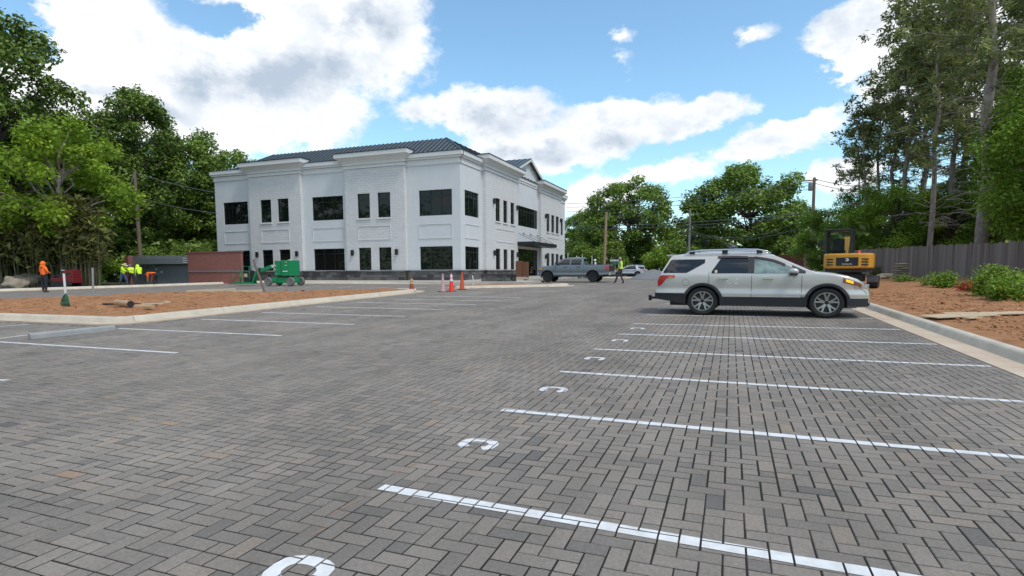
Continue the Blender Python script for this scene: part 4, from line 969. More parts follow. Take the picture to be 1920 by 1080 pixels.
    c.patch('tail_lamp_amber', .33, .47, lambda x: 1.02, lambda x: 1.075, .016, mat('amber_red', (.8, .13, .03), .2, coat=.5), root, nz=2)
    c.patch('headlamp', 4.40, 4.80, lambda x: c.zt(x)-.19+.05*(x-4.4), lambda x: c.zt(x)-.075, .012, mat('smoked_lens', (.20, .085, .045), .12, coat=.6), root)
    c.patch('headlamp_clear', 4.66, 4.93, lambda x: min(.80, c.zt(x)-.13)-.05, lambda x: min(.92, c.zt(x)-.03), .010, M_CLEAR, root)
    c.patch('turn_signal', 4.46, 4.62, lambda x: c.zt(x)-.155, lambda x: c.zt(x)-.092, .017, mat('lit_amber', (.9, .42, .02), .2, emit=((1, .45, .03), .7)), root, nz=2)
    if not far:
        n_ = 18; fl = MB(); vs = []
        for k in range(n_):
            a = 2*math.pi*k/n_; x, z = .78+.085*math.cos(a), .90+.085*math.sin(a); vs += [(x, -(c.W(x, z)+.0025), z), (x+.006*math.cos(a), -(c.W(x, z)+.0025), z+.006*math.sin(a))]
        fl.add(vs, [(2*k, 2*k+1, (2*k+3) % (2*n_), (2*k+2) % (2*n_)) for k in range(n_)]); fl.build('fuel_flap', SH, root)
        b = MB(); b.box(-.30, .1, -.04, .04, .38, .45); b.lathe([(0, 0), (.045, 0), (.045, .16), (0, .16)], 10, 0, Matrix.Translation((-.30, 0, .33))); b.tube([(-.30, -.10, .41), (-.30, .10, .41)], .02, 6); b.build('tow_hitch', M_PLAS, root)
        b = MB(); b.box(.06, .14, -.62, .62, .98, 1.02); b.build('tailgate_bar', M_CHROME, root)
        b = MB(); b.box(.22, .52, -.60, .60, 1.655, 1.685); b.build('roof_spoiler', paint, root, bevel=.012)
        b = MB(); b.tube([(1.05, .1, 1.74), (.86, .1, 1.86)], [.012, .005], 5); b.build('aerial', M_PLAS, root)
        for x, z, w in ((1.78, .93, .05), (1.99, .87, .07), (2.02, .99, .04), (1.86, .86, .03), (3.43, .66, .03)):
            c.patch('painted_glint', x, x+w, z, z+.018, .001, mat('white_mark', (.85, .85, .85), .3), root, sides=(-1,), nz=2)  # white patches painted on as light glints from body dents
        c.patch('window_sticker', 1.50, 1.56, 1.165, 1.24, .009, mat('sticker', (.55, .45, .28), .6), root, sides=(-1,), nz=2)
    return root
P_WHITE = mat('pearl_white_paint', (.53, .505, .47), .3, metal=.25, coat=1.0, spec=.5)
P_GREY = mat('cement_grey_paint', (.115, .138, .16), .3, coat=.9)
P_SILV = mat('silver_white_paint', (.60, .63, .67), .3, coat=.8)
pr_, pf_ = px(1314, 590.5), px(1551, 596.5); sc_ = (pf_-pr_).length/2.865*.975; ang = math.atan2(pf_.y-pr_.y, pf_.x-pr_.x); dv = Vector((math.cos(ang), math.sin(ang), 0)); nv_ = Vector((-dv.y, dv.x, 0))
so = pr_+(pf_-pr_)*.0125-dv*1.21*sc_+nv_*(.86*sc_+.0); S1 = suv('white SUV with black cladding and roof rails, parked at the right kerb', (so.x, so.y, gz(so.x, so.y)), ang, sc_, P_WHITE); S1.scale = (sc_, sc_, sc_*.94)
p_ = pdp(1213, 84); suv('small white SUV parked far off by the gravel heap', (p_.x, p_.y, gz(0, p_.y)), R(178), .98, P_SILV, True, 'distant_suv')
def pickup(label, loc, rz, scale):
    root = thing('pickup_truck', label, 'pickup truck', loc, rz, None, scale); WX = (1.28, 4.98); wr = .42
    zt = [(0, .80), (.02, 1.30), (.05, 1.345), (1.2, 1.345), (1.98, 1.345), (2.02, 1.36), (2.06, 1.86), (2.12, 1.905), (2.6, 1.94), (3.2, 1.93), (3.65, 1.87), (3.95, 1.70), (4.45, 1.36), (4.6, 1.31), (5.2, 1.27), (5.6, 1.21), (5.72, 1.12), (5.78, .95), (5.81, .62)]
    zb = [(0, .62), (.7, .52), (1.6, .46), (4.5, .44), (5.4, .44), (5.81, .50)]
    c = Car(5.81, zt, zb, 1.0, 1.33, .40, WX, wr, .52, (.6, .18), (.2, .04)); c.body('body', P_GREY, root, .06)
    b = MB(); b.box(.3, 5.5, -.7, .7, .42, .95); b.build('underbody', M_PLAS, root)
    for w in WX:
        c.flare('arch_trim', w, .50, .555, .02, M_PLAS, root)
        for sd_ in (-1, 1): wheel(root, w, sd_*(1.0-.13), wr, .275, 'black', -sd_)
    top = lambda x: c.zt(x)-.10
    c.patch('rear_door_window', 2.22, 3.05, 1.36, lambda x: min(top(x), 1.79), .006, M_CARGL, root); c.patch('front_door_window', 3.15, 4.22, lambda x: 1.36, lambda x: min(top(x)-.0, 1.79), .006, M_CARGL, root)
    c.across('windscreen', 3.72, 4.42, .93, .006, M_CARGL, root)
    b = MB(); b.add([(2.028, -.72, 1.42), (2.028, .72, 1.42), (2.05, .66, 1.80), (2.05, -.66, 1.80)], [(0, 1, 2, 3)]); b.build('rear_window', M_CARGL, root)
    SH = MATS['shut_line']
    for x, z0, z1 in ((2.02, .5, 1.36), (3.10, .5, 1.34), (4.30, .5, 1.30)): c.patch('shut_line', x-.006, x+.006, z0, z1, .003, SH, root, nz=8)
    for x in (2.30, 3.36): c.patch('door_handle', x, x+.24, 1.17, 1.21, .035, M_PLAS, root, nz=2)
    c.patch('rocker_trim', 1.85, 4.42, .44, .52, .015, M_PLAS, root)
    c.patch('tail_lamp', .02, .26, .92, 1.27, .012, M_RED, root); c.patch('headlamp', 5.42, 5.72, .98, 1.12, .012, M_AMBER, root)
    b = MB(); b.box(-.16, .06, -.95, .95, .55, .76); b.build('rear_bumper', M_CHROME, root, bevel=.03)
    b = MB(); b.box(5.62, 5.86, -.86, .86, .50, .74); b.build('front_bumper', M_CHROME, root, bevel=.04)
    b = MB(); b.box(5.70, 5.825, -.62, .62, .78, 1.12); b.build('grille', M_PLAS, root, bevel=.02)
    b = MB(); b.box(.08, 1.95, -.86, .86, 1.345, 1.375); b.build('bed_cover', M_PLAS, root)
    b = MB(); b.box(-.015, .03, -.86, .86, .82, 1.30); b.build('tailgate', M_PLAS, root)
    b = MB(); b.box(-.35, -.1, -.05, .05, .50, .58); b.box(-.40, -.34, -.04, .04, .44, .68); b.build('tow_hitch', M_PLAS, root)
    for sd_ in (-1, 1): b = MB(); b.box(4.08, 4.25, sd_*1.17-.12, sd_*1.17+.12, 1.38, 1.62); b.bar((4.2, sd_*.97, 1.42), (4.16, sd_*1.07, 1.44), .06, .06); b.build('side_mirror', M_PLAS, root, bevel=.03)
pt = pdp(1146, 42.2); pickup('grey crew-cab pickup truck with black wheels near the entrance', (pt.x, pt.y, gz(0, pt.y)), R(180)+R(0.5), .935)

# excavator, seen from behind
ex = px(1590, 548); exr = thing('mini_excavator', 'yellow mini excavator with black cab behind the SUV bonnet', 'excavator', (ex.x, ex.y, zr(ex.x, ex.y)-.03), R(-14))
YEL = mat('machine_yellow', (.60, .28, .02), .4, coat=.3, var=.06, vscale=3)
for s in (-1, 1):
    b = MB(); prof = [(-1.0, .28), (-.85, .08), (-.6, 0), (.6, 0), (.85, .08), (1.0, .28), (.85, .5), (.6, .55), (-.6, .55), (-.85, .5)]
    b.prism(prof, s*.95-.2, s*.95+.2, lambda a, z, d: (d, a, z)); b.build('track', M_PLAS, exr, bevel=.02)
b = MB(); b.box(-.6, .6, -.6, .6, .3, .62); b.lathe([(0, .62), (.5, .62), (.5, .78), (0, .78)], 20); b.build('undercarriage', M_PLAS, exr)
b = MB(); poly = [(-.98, -.2), (-.95, -.75), (-.75, -1.02), (-.4, -1.12), (.4, -1.12), (.75, -1.02), (.95, -.75), (.98, -.2)]
b.prism(poly, .86, 1.52, lambda a, c_, d: (a, c_, d)); b.build('counterweight', YEL, exr, bevel=.07)
b = MB(); b.prism([(-.90, -.2), (-.9, -.7), (-.7, -.95), (.7, -.95), (.9, -.7), (.9, -.2)], .70, .86, lambda a, c_, d: (a, c_, d)); b.build('swing_skirt', M_PLAS, exr)
b = MB(); b.box(-.95, .95, -.2, .9, .78, 1.35); b.build('deck', M_PLAS, exr, bevel=.04)
b = MB(); b.box(-.42, .42, -1.135, -1.10, .98, 1.34); gr = b.build('rear_grille', mat('grille_black', (.01, .01, .013), .5), exr)
for s in (-1, 1):
    for k in range(3): b = MB(); x = s*.66; b.box(x-.13, x+.13, -1.085, -1.0, 1.0+k*.12, 1.05+k*.12); o_ = b.build('vent_slot', M_PLAS, exr)
Mt = Matrix.Translation((0, -1.138, 1.05)) @ Matrix.Rotation(R(90), 4, 'X')
text_mesh('DEVELON', .085, 'lettering', mat('white_print', (.75, .75, .75), .5), gr, Mt)
b = MB(); b.prism([(-.06, .0), (.02, .0), (.06, .03), (.06, .09), (.02, .12), (-.06, .12), (-.06, .085), (0, .085), (.02, .06), (0, .035), (-.06, .035)], -1.138, -1.136, lambda a, c_, d: (a, d, 1.18+c_)); b.build('emblem', MATS['white_print'], gr)
cab = MB(); cx0, cx1, cy0, cy1, cz0, cz1 = -.98, .12, -.45, .85, 1.35, 2.62
for x in (cx0+.05, cx1-.05):
    for y in (cy0+.05, cy1-.05): cab.box(x-.05, x+.05, y-.05, y+.05, cz0, cz1-.08)
cab.box(cx0, cx1, cy0, cy1, cz1-.085, cz1); cab.box(cx0, cx1, cy0, cy1, cz0-.02, cz0+.18); cab.build('cab_frame', M_BLKM, exr, bevel=.025)
gl = mat('cab_glass', (.02, .03, .03), .03, spec=.6)
_t = gl.node_tree; _tr = _t.nodes.new('ShaderNodeBsdfTransparent'); _tr.inputs[0].default_value = (.75, .82, .8, 1); _mx = _t.nodes.new('ShaderNodeMixShader'); _fr = _t.nodes.new('ShaderNodeFresnel'); _ad = _t.nodes.new('ShaderNodeMath'); _ad.operation = 'ADD'; _ad.inputs[1].default_value = .12
_t.links.new(_fr.outputs[0], _ad.inputs[0]); _t.links.new(_ad.outputs[0], _mx.inputs[0]); _t.links.new(_tr.outputs[0], _mx.inputs[1]); _t.links.new(_t.nodes['Principled BSDF'].outputs[0], _mx.inputs[2]); _t.links.new(_mx.outputs[0], _t.nodes['Material Output'].inputs[0])
for (a, c_) in (((cx0+.1, cy0+.03), (cx1-.1, cy0+.03)), ((cx0+.03, cy0+.1), (cx0+.03, cy1-.1)), ((cx1-.03, cy0+.1), (cx1-.03, cy1-.1)), ((cx0+.1, cy1-.03), (cx1-.1, cy1-.03))):
    b = MB(); b.add([(a[0], a[1], cz0+.18), (c_[0], c_[1], cz0+.18), (c_[0], c_[1], cz1-.085), (a[0], a[1], cz1-.085)], [(0, 1, 2, 3)]); b.build('cab_window', gl, exr)
b = MB(); b.box(-.68, -.2, -.1, .4, 1.4, 1.72); b.box(-.68, -.2, -.22, -.1, 1.6, 2.2); b.build('seat', M_PLAS, exr, bevel=.05)
b = MB(); b.lathe([(0, 0), (.06, 0), (.06, .09), (.03, .12), (0, .12)], 10, 0, Matrix.Translation((.40, -.7, 1.52))); b.build('beacon', mat('orange_lens', (.8, .12, .03), .3), exr)
b = MB(); b.box(.55, .8, -.80, -.77, .74, .80); b.build('tail_lamp', M_RED, exr)
b = MB(); b.box(-1.22, -1.06, -.2, -.14, 1.85, 2.15); b.bar((-1.1, -.17, 1.3), (-1.12, -.17, 1.9), .03, .03); b.build('side_mirror', M_PLAS, exr)
b = MB(); b.bar((-.3, .9, 1.2), (-.3, 2.2, 2.3), .26, .28); b.bar((-.3, 2.2, 2.3), (-.3, 3.3, 1.2), .2, .22); b.build('boom', YEL, exr, bevel=.03)
b = MB(); b.prism([(3.1, 1.2), (3.5, 1.1), (3.6, .5), (3.2, .3), (2.9, .6)], -.6, .0, lambda a, z, d: (d, a, z)); b.build('bucket', M_PLAS, exr)

# green boom lift
GRN = mat('lift_green', (.0, .22, .075), .45, var=.08, vscale=4); LW = mat('lift_white', (.62, .62, .58), .5)
lp = px(537, 535.5); lift = thing('boom_lift', 'green articulated boom lift with basket lowered beside the building', 'boom lift', (lp.x, lp.y, gz(0, lp.y)), R(4), None, .86)
b = MB(); b.box(-1.1, 1.0, -.5, .5, .22, .68); b.box(-1.35, -.5, -.62, .62, .3, .62); b.build('chassis', GRN, lift, bevel=.03)
b = MB(); b.box(-.45, .45, -.45, .45, .68, .9); b.build('turntable', M_PLAS, lift)
b = MB(); b.box(.02, .95, -.62, .62, .80, 2.12); b.build('rear_cowl', GRN, lift, bevel=.05); 
b = MB(); b.box(-.62, -.02, -.62, .62, .86, 2.08); b.build('front_cowl', GRN, lift, bevel=.04)
b = MB(); b.box(-.12, .06, -.60, .60, 1.0, 1.95); b.build('mast', M_PLAS, lift)
for x in (-1.25, -.38, .95):
    for s in (-1, 1):
        if x == -1.25 and s == -1: pass
        w_ = MB(); w_.lathe([(.19, -.11), (.33, -.13), (.36, -.08), (.36, .08), (.33, .13), (.19, .11)], 20, 0, Matrix.Translation((x if x != -.38 else -.30, s*.66, .36)) @ Matrix.Rotation(R(90), 4, 'X')); 
        if x != -.38: wh = w_.build('wheel', mat('grey_tyre', (.16, .15, .14), .8), lift, smooth=True); h_ = MB(); h_.lathe([(0, -.08), (.19, -.08), (.19, .08), (0, .08)], 14, 0, Matrix.Translation((x, s*.66, .36)) @ Matrix.Rotation(R(90), 4, 'X')); h_.build('hub', M_PLAS, wh)
b = MB(); b.bar((.6, 0, 2.1), (-1.7, 0, 1.52), .2, .24); b.build('white_boom', LW, lift, bevel=.02)
b = MB(); b.bar((-1.35, 0, 1.62), (-2.55, 0, 1.25), .26, .30); b.build('jib', GRN, lift, bevel=.03)
b = MB(); b.box(-2.95, -2.45, -.14, .14, 1.15, 1.5); b.build('jib_knuckle', M_PLAS, lift, bevel=.04)
for s in (-1, 1): b = MB(); b.bar((-2.75, s*.14, 1.5), (-3.35, s*.14, .22), .07, .15); b.build('jib_link', GRN, lift)
b = MB(); b.box(-5.15, -3.35, -.42, .42, .16, .30); b.build('basket_floor', GRN, lift, bevel=.01)
b = MB()
for x in (-5.1, -4.3, -3.4):
    for s in (-1, 1): b.tube([(x, s*.4, .3), (x, s*.4, 1.25 if x > -4.9 else 1.05)], .022, 6)
for z in (.72, 1.22):
    for s in (-1, 1): b.tube([(-3.4, s*.4, z), (-4.3, s*.4, z), (-5.1, s*.4, z-.16)], .02, 6)
b.tube([(-5.1, -.4, 1.05), (-5.1, .4, 1.05)], .02, 6); b.tube([(-3.4, -.4, 1.62), (-3.4, .4, 1.62)], .02, 6); b.tube([(-4.3, -.4, 1.22), (-4.2, -.4, 1.64), (-3.4, -.4, 1.64), (-3.4, -.4, .3)], .02, 6)
b.build('basket_rail', GRN, lift, smooth='all')
b = MB(); b.box(-4.1, -3.5, -.35, .3, .3, 1.3); b.build('control_box', M_PLAS, lift, bevel=.04); b = MB(); b.box(-4.0, -3.65, -.365, -.35, .75, 1.02); b.build('placard', M_LUMB, lift)
for x, z, w, h, mm in ((-.55, 1.62, .10, .12, 'yellow_label'), (-.55, 1.35, .10, .04, 'white_mark'), (-.55, .98, .10, .04, 'white_mark'), (.42, 1.68, .22, .04, 'white_mark'), (.45, 1.92, .18, .05, 'yellow_label'), (.16, 1.18, .5, .06, 'white_mark')):
    b = MB(); b.box(x, x+w, -.628, -.622, z, z+h); b.build('decal', mat(mm, (.7, .6, .1) if mm[0] == 'y' else (.85, .85, .85), .5), lift)

# red compact loader behind the bamboo kerb
RDM = mat('machine_red', (.16, .008, .012), .45, coat=.2, var=.1, vscale=4)
lp = px(112, 541); ld = thing('compact_loader', 'dark red compact loader with steel bucket by the bamboo', 'loader', (lp.x-.3, lp.y+.6, gz(0, lp.y)+.1), R(12), None, .8)
b = MB(); b.box(-1.0, 1.25, -.5, .5, .35, .8); b.prism([(-.2, .8), (1.2, .8), (1.2, 1.5), (.5, 1.55), (.2, 1.25), (-.2, 1.0)], -.45, .45, lambda a, z, d: (a, d, z)); b.build('body', RDM, ld, bevel=.04)
for s in (-1, 1):
    b = MB(); b.prism([(-.9, .2), (-.7, 0), (.9, 0), (1.15, .2), (1.1, .5), (-.8, .5)], s*.58-.14, s*.58+.14, lambda a, z, d: (a, d, z)); b.build('track', M_PLAS, ld, bevel=.03)
    b = MB(); b.bar((1.0, s*.42, 1.2), (-.6, s*.42, 1.0), .09, .14); b.bar((-.6, s*.42, 1.0), (-1.45, s*.42, .35), .09, .14); b.build('lift_arm', M_PLAS, ld)
b = MB(); b.box(-.1, .35, -.3, .3, 1.1, 1.45); b.build('control_panel', M_PLAS, ld, bevel=.03)
b = MB(); b.box(-.05, .3, -.32, .32, 1.45, 1.5); b.build('panel_top', MATS['white_mark'], ld)
b = MB(); b.prism([(-1.4, .0), (-2.5, .0), (-2.52, .04), (-1.75, .12), (-1.5, .62), (-1.4, .62)], -.75, .75, lambda a, z, d: (a, d, z)); b.build('bucket', mat('worn_steel', (.12, .115, .11), .45, metal=.6, var=.2), ld)

# ------------------------------------------------------------------ people
SKIN = mat('skin', (.42, .24, .17), .6); DENIM = mat('denim', (.05, .075, .14), .85); DARKP = mat('dark_trousers', (.018, .018, .024), .85); GREYP = mat('grey_trousers', (.055, .05, .055), .85); BOOT = mat('boot_leather', (.09, .045, .025), .8)
HIO = mat('hi_vis_orange', (.95, .16, .012), .7); HIY = mat('hi_vis_lime', (.62, .92, .03), .7); TSH = mat('grey_tshirt', (.16, .17, .19), .8); REFL = mat('reflective_tape', (.8, .8, .7), .4); STRAW = mat('straw', (.55, .38, .22), .8); CAPM = mat('tan_cap', (.45, .33, .22), .8)
def person(label, loc, rz, pose, shirt, pants, shoe, headwear, h=1.76, group=None, vest=None):
    root = thing('person', label, 'person', loc, rz, group, h/1.76)
    J = dict(pel=(0, 0, .96), spi=(0, .0, 1.14), che=(0, 0, 1.36), nek=(0, .0, 1.50), hd=(0, .02, 1.60), ht=(0, .02, 1.70),
             sl=(-.18, 0, 1.43), el=(-.24, -.02, 1.15), wl=(-.25, .06, .90), hl=(-.25, .09, .82), sr=(.18, 0, 1.43), er=(.24, -.02, 1.15), wr=(.25, .06, .90), hr=(.25, .09, .82),
             pl=(-.10, 0, .92), kl=(-.11, .02, .50), al=(-.11, 0, .09), tl=(-.12, .15, .04), pr=(.10, 0, .92), kr=(.11, .02, .50), ar=(.11, 0, .09), tr=(.12, .15, .04))
    J.update(pose); names = list(J); rad = dict(pel=(.155, .115), spi=(.145, .11), che=(.165, .12), nek=(.058, .06), hd=(.085, .10), ht=(.07, .08), sl=(.075, .075), el=(.05, .05), wl=(.034, .036), hl=(.036, .022), pl=(.095, .10), kl=(.062, .066), al=(.045, .05), tl=(.045, .035))
    for a in ('s', 'e', 'w', 'h', 'p', 'k', 'a', 't'): rad[a+'r'] = rad[a+'l']
    rad.update(pl=(.105, .11), kl=(.075, .08), pr=(.105, .11), kr=(.075, .08), al=(.055, .06), ar=(.055, .06), el=(.058, .058), er=(.058, .058))
    E = [('pel', 'spi'), ('spi', 'che'), ('che', 'nek'), ('nek', 'hd'), ('hd', 'ht')]
    for s in 'lr': E += [('che', 's'+s), ('s'+s, 'e'+s), ('e'+s, 'w'+s), ('w'+s, 'h'+s), ('pel', 'p'+s), ('p'+s, 'k'+s), ('k'+s, 'a'+s), ('a'+s, 't'+s)]
    me = bpy.data.meshes.new('body'); me.from_pydata([J[n] for n in names], [(names.index(a), names.index(b_)) for a, b_ in E], [])
    o = bpy.data.objects.new('body', me); COL.objects.link(o); mo = o.modifiers.new('s', 'SKIN'); mo.use_smooth_shade = True; su = o.modifiers.new('u', 'SUBSURF'); su.levels = 1
    for i, n in enumerate(names): me.skin_vertices[0].data[i].radius = rad[n]
    me.skin_vertices[0].data[names.index('pel')].use_root = True
    ev = bpy.data.meshes.new_from_object(o.evaluated_get(bpy.context.evaluated_depsgraph_get())); bpy.data.objects.remove(o)
    fing = MB()
    for s in 'lr':
        p0, p1 = Vector(J['w'+s]), Vector(J['h'+s]); d = (p1-p0).normalized(); side_ = d.cross(Vector((1, 0, 0))).normalized()
        for k in range(4): q = p1+side_*(k-1.5)*.018; fing.tube([q, q+d*.04, q+d*(.07-.006*abs(k-1.2))+Vector((0, .015, 0))], [.010, .009, .007], 5)
        fing.tube([p1-side_*.03, p1-side_*.05+d*.03, p1-side_*.045+d*.055], [.011, .01, .008], 5)
    bm = bmesh.new(); bm.from_mesh(ev); nb = len(bm.faces)
    tmp = bpy.data.meshes.new('f'); tmp.from_pydata(fing.v, [], fing.f); bm.from_mesh(tmp); bm.to_mesh(ev); bm.free()
    ev.materials.clear()
    for mm in (SKIN, shirt, pants, shoe): ev.materials.append(mm)
    long_ = pose.get('_sleeve', True) if False else True
    for i, p in enumerate(ev.polygons):
        c_ = Vector(p.center); best = None
        for a, b_ in E:
            A, B = Vector(J[a]), Vector(J[b_]); t = max(0, min(1, (c_-A).dot(B-A)/(B-A).length_squared)); dd = (c_-A-(B-A)*t).length
            if best is None or dd < best[0]: best = (dd, a, b_, t)
        _, a, b_, t = best
        mi_ = 1
        if a in ('nek', 'hd'): mi_ = 0
        elif a[0] == 'w' or i >= nb: mi_ = 0
        elif a[0] == 'e' and vest: mi_ = 0
        elif a in ('pl', 'pr', 'kl', 'kr') or b_ in ('pl', 'pr') or (a == 'pel' and t < .25): mi_ = 2
        elif a in ('al', 'ar') : mi_ = 3
        if a in ('kl', 'kr') and t > .82: mi_ = 3
        p.material_index = mi_; p.use_smooth = True
    link('body', ev, root)
    hd = Vector(J['hd']); dirn = (Vector(J['ht'])-Vector(J['nek'])).normalized(); M = Matrix.Translation(hd) @ Vector((0, 0, 1)).rotation_difference(dirn).to_matrix().to_4x4()
    f = MB(); f.tube([M @ Vector((0, .085, .03)), M @ Vector((0, .122, -.01)), M @ Vector((0, .10, -.025))], [.010, .016, .012], 6)
    for s in (-1, 1): f.blob(tuple(M @ Vector((s*.088, .005, .0))), .022, 1, 0, 0, 0, (.5, 1, 1.3))
    f.build('nose_and_ears', SKIN, root, smooth='all')
    f = MB()
    for s in (-1, 1): f.blob(tuple(M @ Vector((s*.032, .092, .025))), .010, 1, 0)
    f.box(-.022, .022, .093, .100, -.058, -.050, 0, lambda x, y, z: tuple(M @ Vector((x, y, z)))); f.build('eyes_and_mouth', DARKP, root)
    if headwear == 'hood':
        b = MB(); b.blob(tuple(M @ Vector((0, -.015, .03))), .145, 2, .05, 0, 1, (.9, 1, 1.12)); b.blob(tuple(M @ Vector((0, -.03, -.12))), .13, 2, .05, 0, 2, (1.1, 1, .7)); b.build('hood', shirt, root, smooth='all')
    else:
        b = MB()
        if headwear == 'straw': b.lathe([(.0, .165), (.06, .16), (.09, .13), (.10, .06), (.21, .035), (.215, .03), (.10, .045)], 18, 0, M); b.build('straw_hat', STRAW, root, smooth=True)
        elif headwear == 'dark': b.lathe([(.0, .165), (.06, .16), (.09, .13), (.10, .06), (.18, .03), (.185, .025), (.10, .045)], 18, 0, M); b.build('sun_hat', mat('grey_hat', (.22, .22, .24), .8), root, smooth=True)
        elif headwear == 'white': b.lathe([(.0, .175), (.06, .165), (.10, .12), (.115, .04), (.15, .03), (.11, .03)], 18, 0, M); b.build('hard_hat', mat('white_hat', (.8, .8, .76), .4), root, smooth=True)
        else:
            b.lathe([(.0, .145), (.05, .14), (.085, .11), (.098, .04), (.09, .03)], 18, 0, M); b.prism([(-.07, .06), (.07, .06), (.055, .18), (-.055, .18)], .045, .055, lambda a, c_, d: tuple(M @ Vector((a, c_, d)))); b.build('cap', CAPM, root, smooth=True)
    if vest:
        b = MB(); n = 20; rows = [(.98, .185, .145), (1.10, .175, .14), (1.22, .18, .14), (1.36, .19, .145), (1.44, .16, .12), (1.50, .09, .08)]
        vs = [(rx*math.cos(2*math.pi*k/n), ry*math.sin(2*math.pi*k/n), z) for z, rx, ry in rows for k in range(n)]
        b.add(vs, [(i*n+k, i*n+(k+1) % n, (i+1)*n+(k+1) % n, (i+1)*n+k) for i in range(len(rows)-1) for k in range(n)]); ve = b.build('vest', vest, root, smooth='all')
        b = MB(); b.lathe([(1, 0), (1, .055)], 20, 0, Matrix.Translation((0, 0, 1.06)) @ Matrix.Diagonal((.185, .146, 1, 1))); b.build('reflective_band', REFL, ve)
    return root
def gp(x, y): p = px(x, y); return (p.x, p.y, gz(p.x, p.y))
walkp = dict(kl=(-.11, .16, .52), al=(-.11, .30, .12), tl=(-.12, .44, .08), kr=(.11, .0, .49), ar=(.11, -.20, .10), tr=(.12, -.06, .04), el=(-.27, -.10, 1.16), wl=(-.26, .08, .95), hl=(-.25, .14, .90), er=(.26, .02, 1.15), wr=(.22, .20, 1.0), hr=(.20, .27, .97))
person('man in lime safety vest and cap walking behind the truck', gp(1163, 532), R(80), walkp, TSH, GREYP, DARKP, 'cap', 1.80, None, HIY)
back = dict(el=(-.30, .02, 1.18), wl=(-.22, .22, 1.10), hl=(-.15, .27, 1.10), er=(.30, .02, 1.18), wr=(.22, .22, 1.10), hr=(.15, .27, 1.10))
person('worker in orange hooded sweatshirt standing before the red loader', gp(84, 548.5), R(5), back, HIO, DARKP, BOOT, 'hood', 1.84)
WG = 'workers at the bin enclosure'
lean = dict(spi=(0, .05, 1.14), che=(0, .12, 1.34), nek=(0, .18, 1.46), hd=(0, .23, 1.55), ht=(0, .26, 1.65), sl=(-.18, .13, 1.41), sr=(.18, .13, 1.41), el=(-.22, .30, 1.22), wl=(-.18, .52, 1.18), hl=(-.17, .60, 1.17), er=(.22, .30, 1.20), wr=(.18, .50, 1.12), hr=(.17, .58, 1.10), kl=(-.12, .18, .52), al=(-.13, .26, .09), tl=(-.13, .40, .04), kr=(.12, -.06, .50), ar=(.13, -.28, .09), tr=(.13, -.14, .04))
person('worker in lime shirt, jeans and straw hat at the left of the enclosure', gp(231.5, 538), R(-80), lean, HIY, DENIM, BOOT, 'straw', 1.80, WG)
lean2 = dict(lean); person('worker in lime jacket and grey hat facing the straw-hatted worker', gp(248, 537), R(70), lean2, HIY, DARKP, BOOT, 'dark', 1.70, WG)
stoop = dict(spi=(0, .04, 1.14), che=(0, .12, 1.33), nek=(0, .22, 1.44), hd=(0, .29, 1.50), ht=(0, .34, 1.59), sl=(-.18, .13, 1.40), sr=(.18, .13, 1.40), el=(-.20, .20, 1.12), wl=(-.16, .30, .90), hl=(-.15, .34, .82), er=(.20, .20, 1.12), wr=(.16, .30, .90), hr=(.15, .34, .82))
person('hooded worker in lime sweatshirt looking down, third from the left at the enclosure', gp(263, 537.5), R(75), stoop, HIY, DARKP, BOOT, 'hood', 1.72, WG)
bend = dict(pel=(0, -.10, .90), spi=(0, .08, 1.00), che=(0, .34, 1.02), nek=(0, .50, .96), hd=(0, .60, .88), ht=(0, .66, .80), sl=(-.18, .38, .99), sr=(.18, .38, .99), el=(-.22, .42, .70), wl=(-.18, .46, .42), hl=(-.17, .48, .34), er=(.22, .42, .70), wr=(.18, .46, .42), hr=(.17, .48, .34), pl=(-.10, -.10, .86), pr=(.10, -.10, .86), kl=(-.13, .0, .46), kr=(.13, .0, .46), al=(-.14, -.06, .09), ar=(.14, -.06, .09), tl=(-.15, .09, .04), tr=(.15, .09, .04))
person('worker in orange sweatshirt bending down to the ground at the enclosure', gp(291, 536.5), R(100), bend, HIO, DARKP, BOOT, 'hood', 1.75, WG)
q_ = pdp(1116, 52); person('person in white hard hat behind the truck bed', (q_.x, q_.y, gz(0, q_.y)), R(100), {}, mat('white_shirt', (.7, .7, .68), .8), DARKP, DARKP, 'white', 1.80)

# ------------------------------------------------------------------ cones, posts, debris
def cone(label, q, h, c1, bands, basec, tilt=0):
    p = px(*q); z = gz(p.x, p.y) if not inside(p.x, p.y, isl_poly) else zi(p.x, p.y); r_ = thing('traffic_cone', label, 'traffic cone', (p.x, p.y, z), random.uniform(0, 1), 'cones by the island tip')
    b = MB(); b.box(-.21, .21, -.21, .21, 0, .035); b.build('base', basec, r_, bevel=.01)
    b = MB(); b.lathe([(.15, .035), (.14, .06), (.035, h), (.02, h+.005), (0, h+.005)], 20); b.build('body', c1, r_, smooth=True)
    for z0, z1, mm in bands: f = lambda z: .143-(z-.06)/(h-.06)*.105; b = MB(); b.lathe([(f(z0)+.003, z0), (f(z1)+.003, z1)], 20); b.build('band', mm, r_, smooth=True)
CO = mat('cone_orange', (.55, .075, .02), .6); COD = mat('cone_dark_orange', (.30, .045, .016), .7); CP = mat('cone_faded_pink', (.50, .30, .31), .8); CRED = mat('cone_bright_red', (.85, .03, .015), .5)
cone('dull orange cone with dirty yellow bands on the island tip', (772, 547), .80, COD, [(.42, .54, mat('dirty_yellow', (.45, .38, .13), .7)), (.58, .68, mat('dirty_cream', (.5, .4, .22), .7))], COD)
cone('faded pinkish cone left of the bright red cone', (830.5, 547.5), .95, CP, [], mat('cone_base_brown', (.13, .06, .05), .8))
cone('bright red cone with two white reflective bands', (846.5, 546.5), .96, CRED, [(.55, .68, MATS['white_print']), (.73, .90, MATS['white_print'])], MATS['cone_base_brown'])
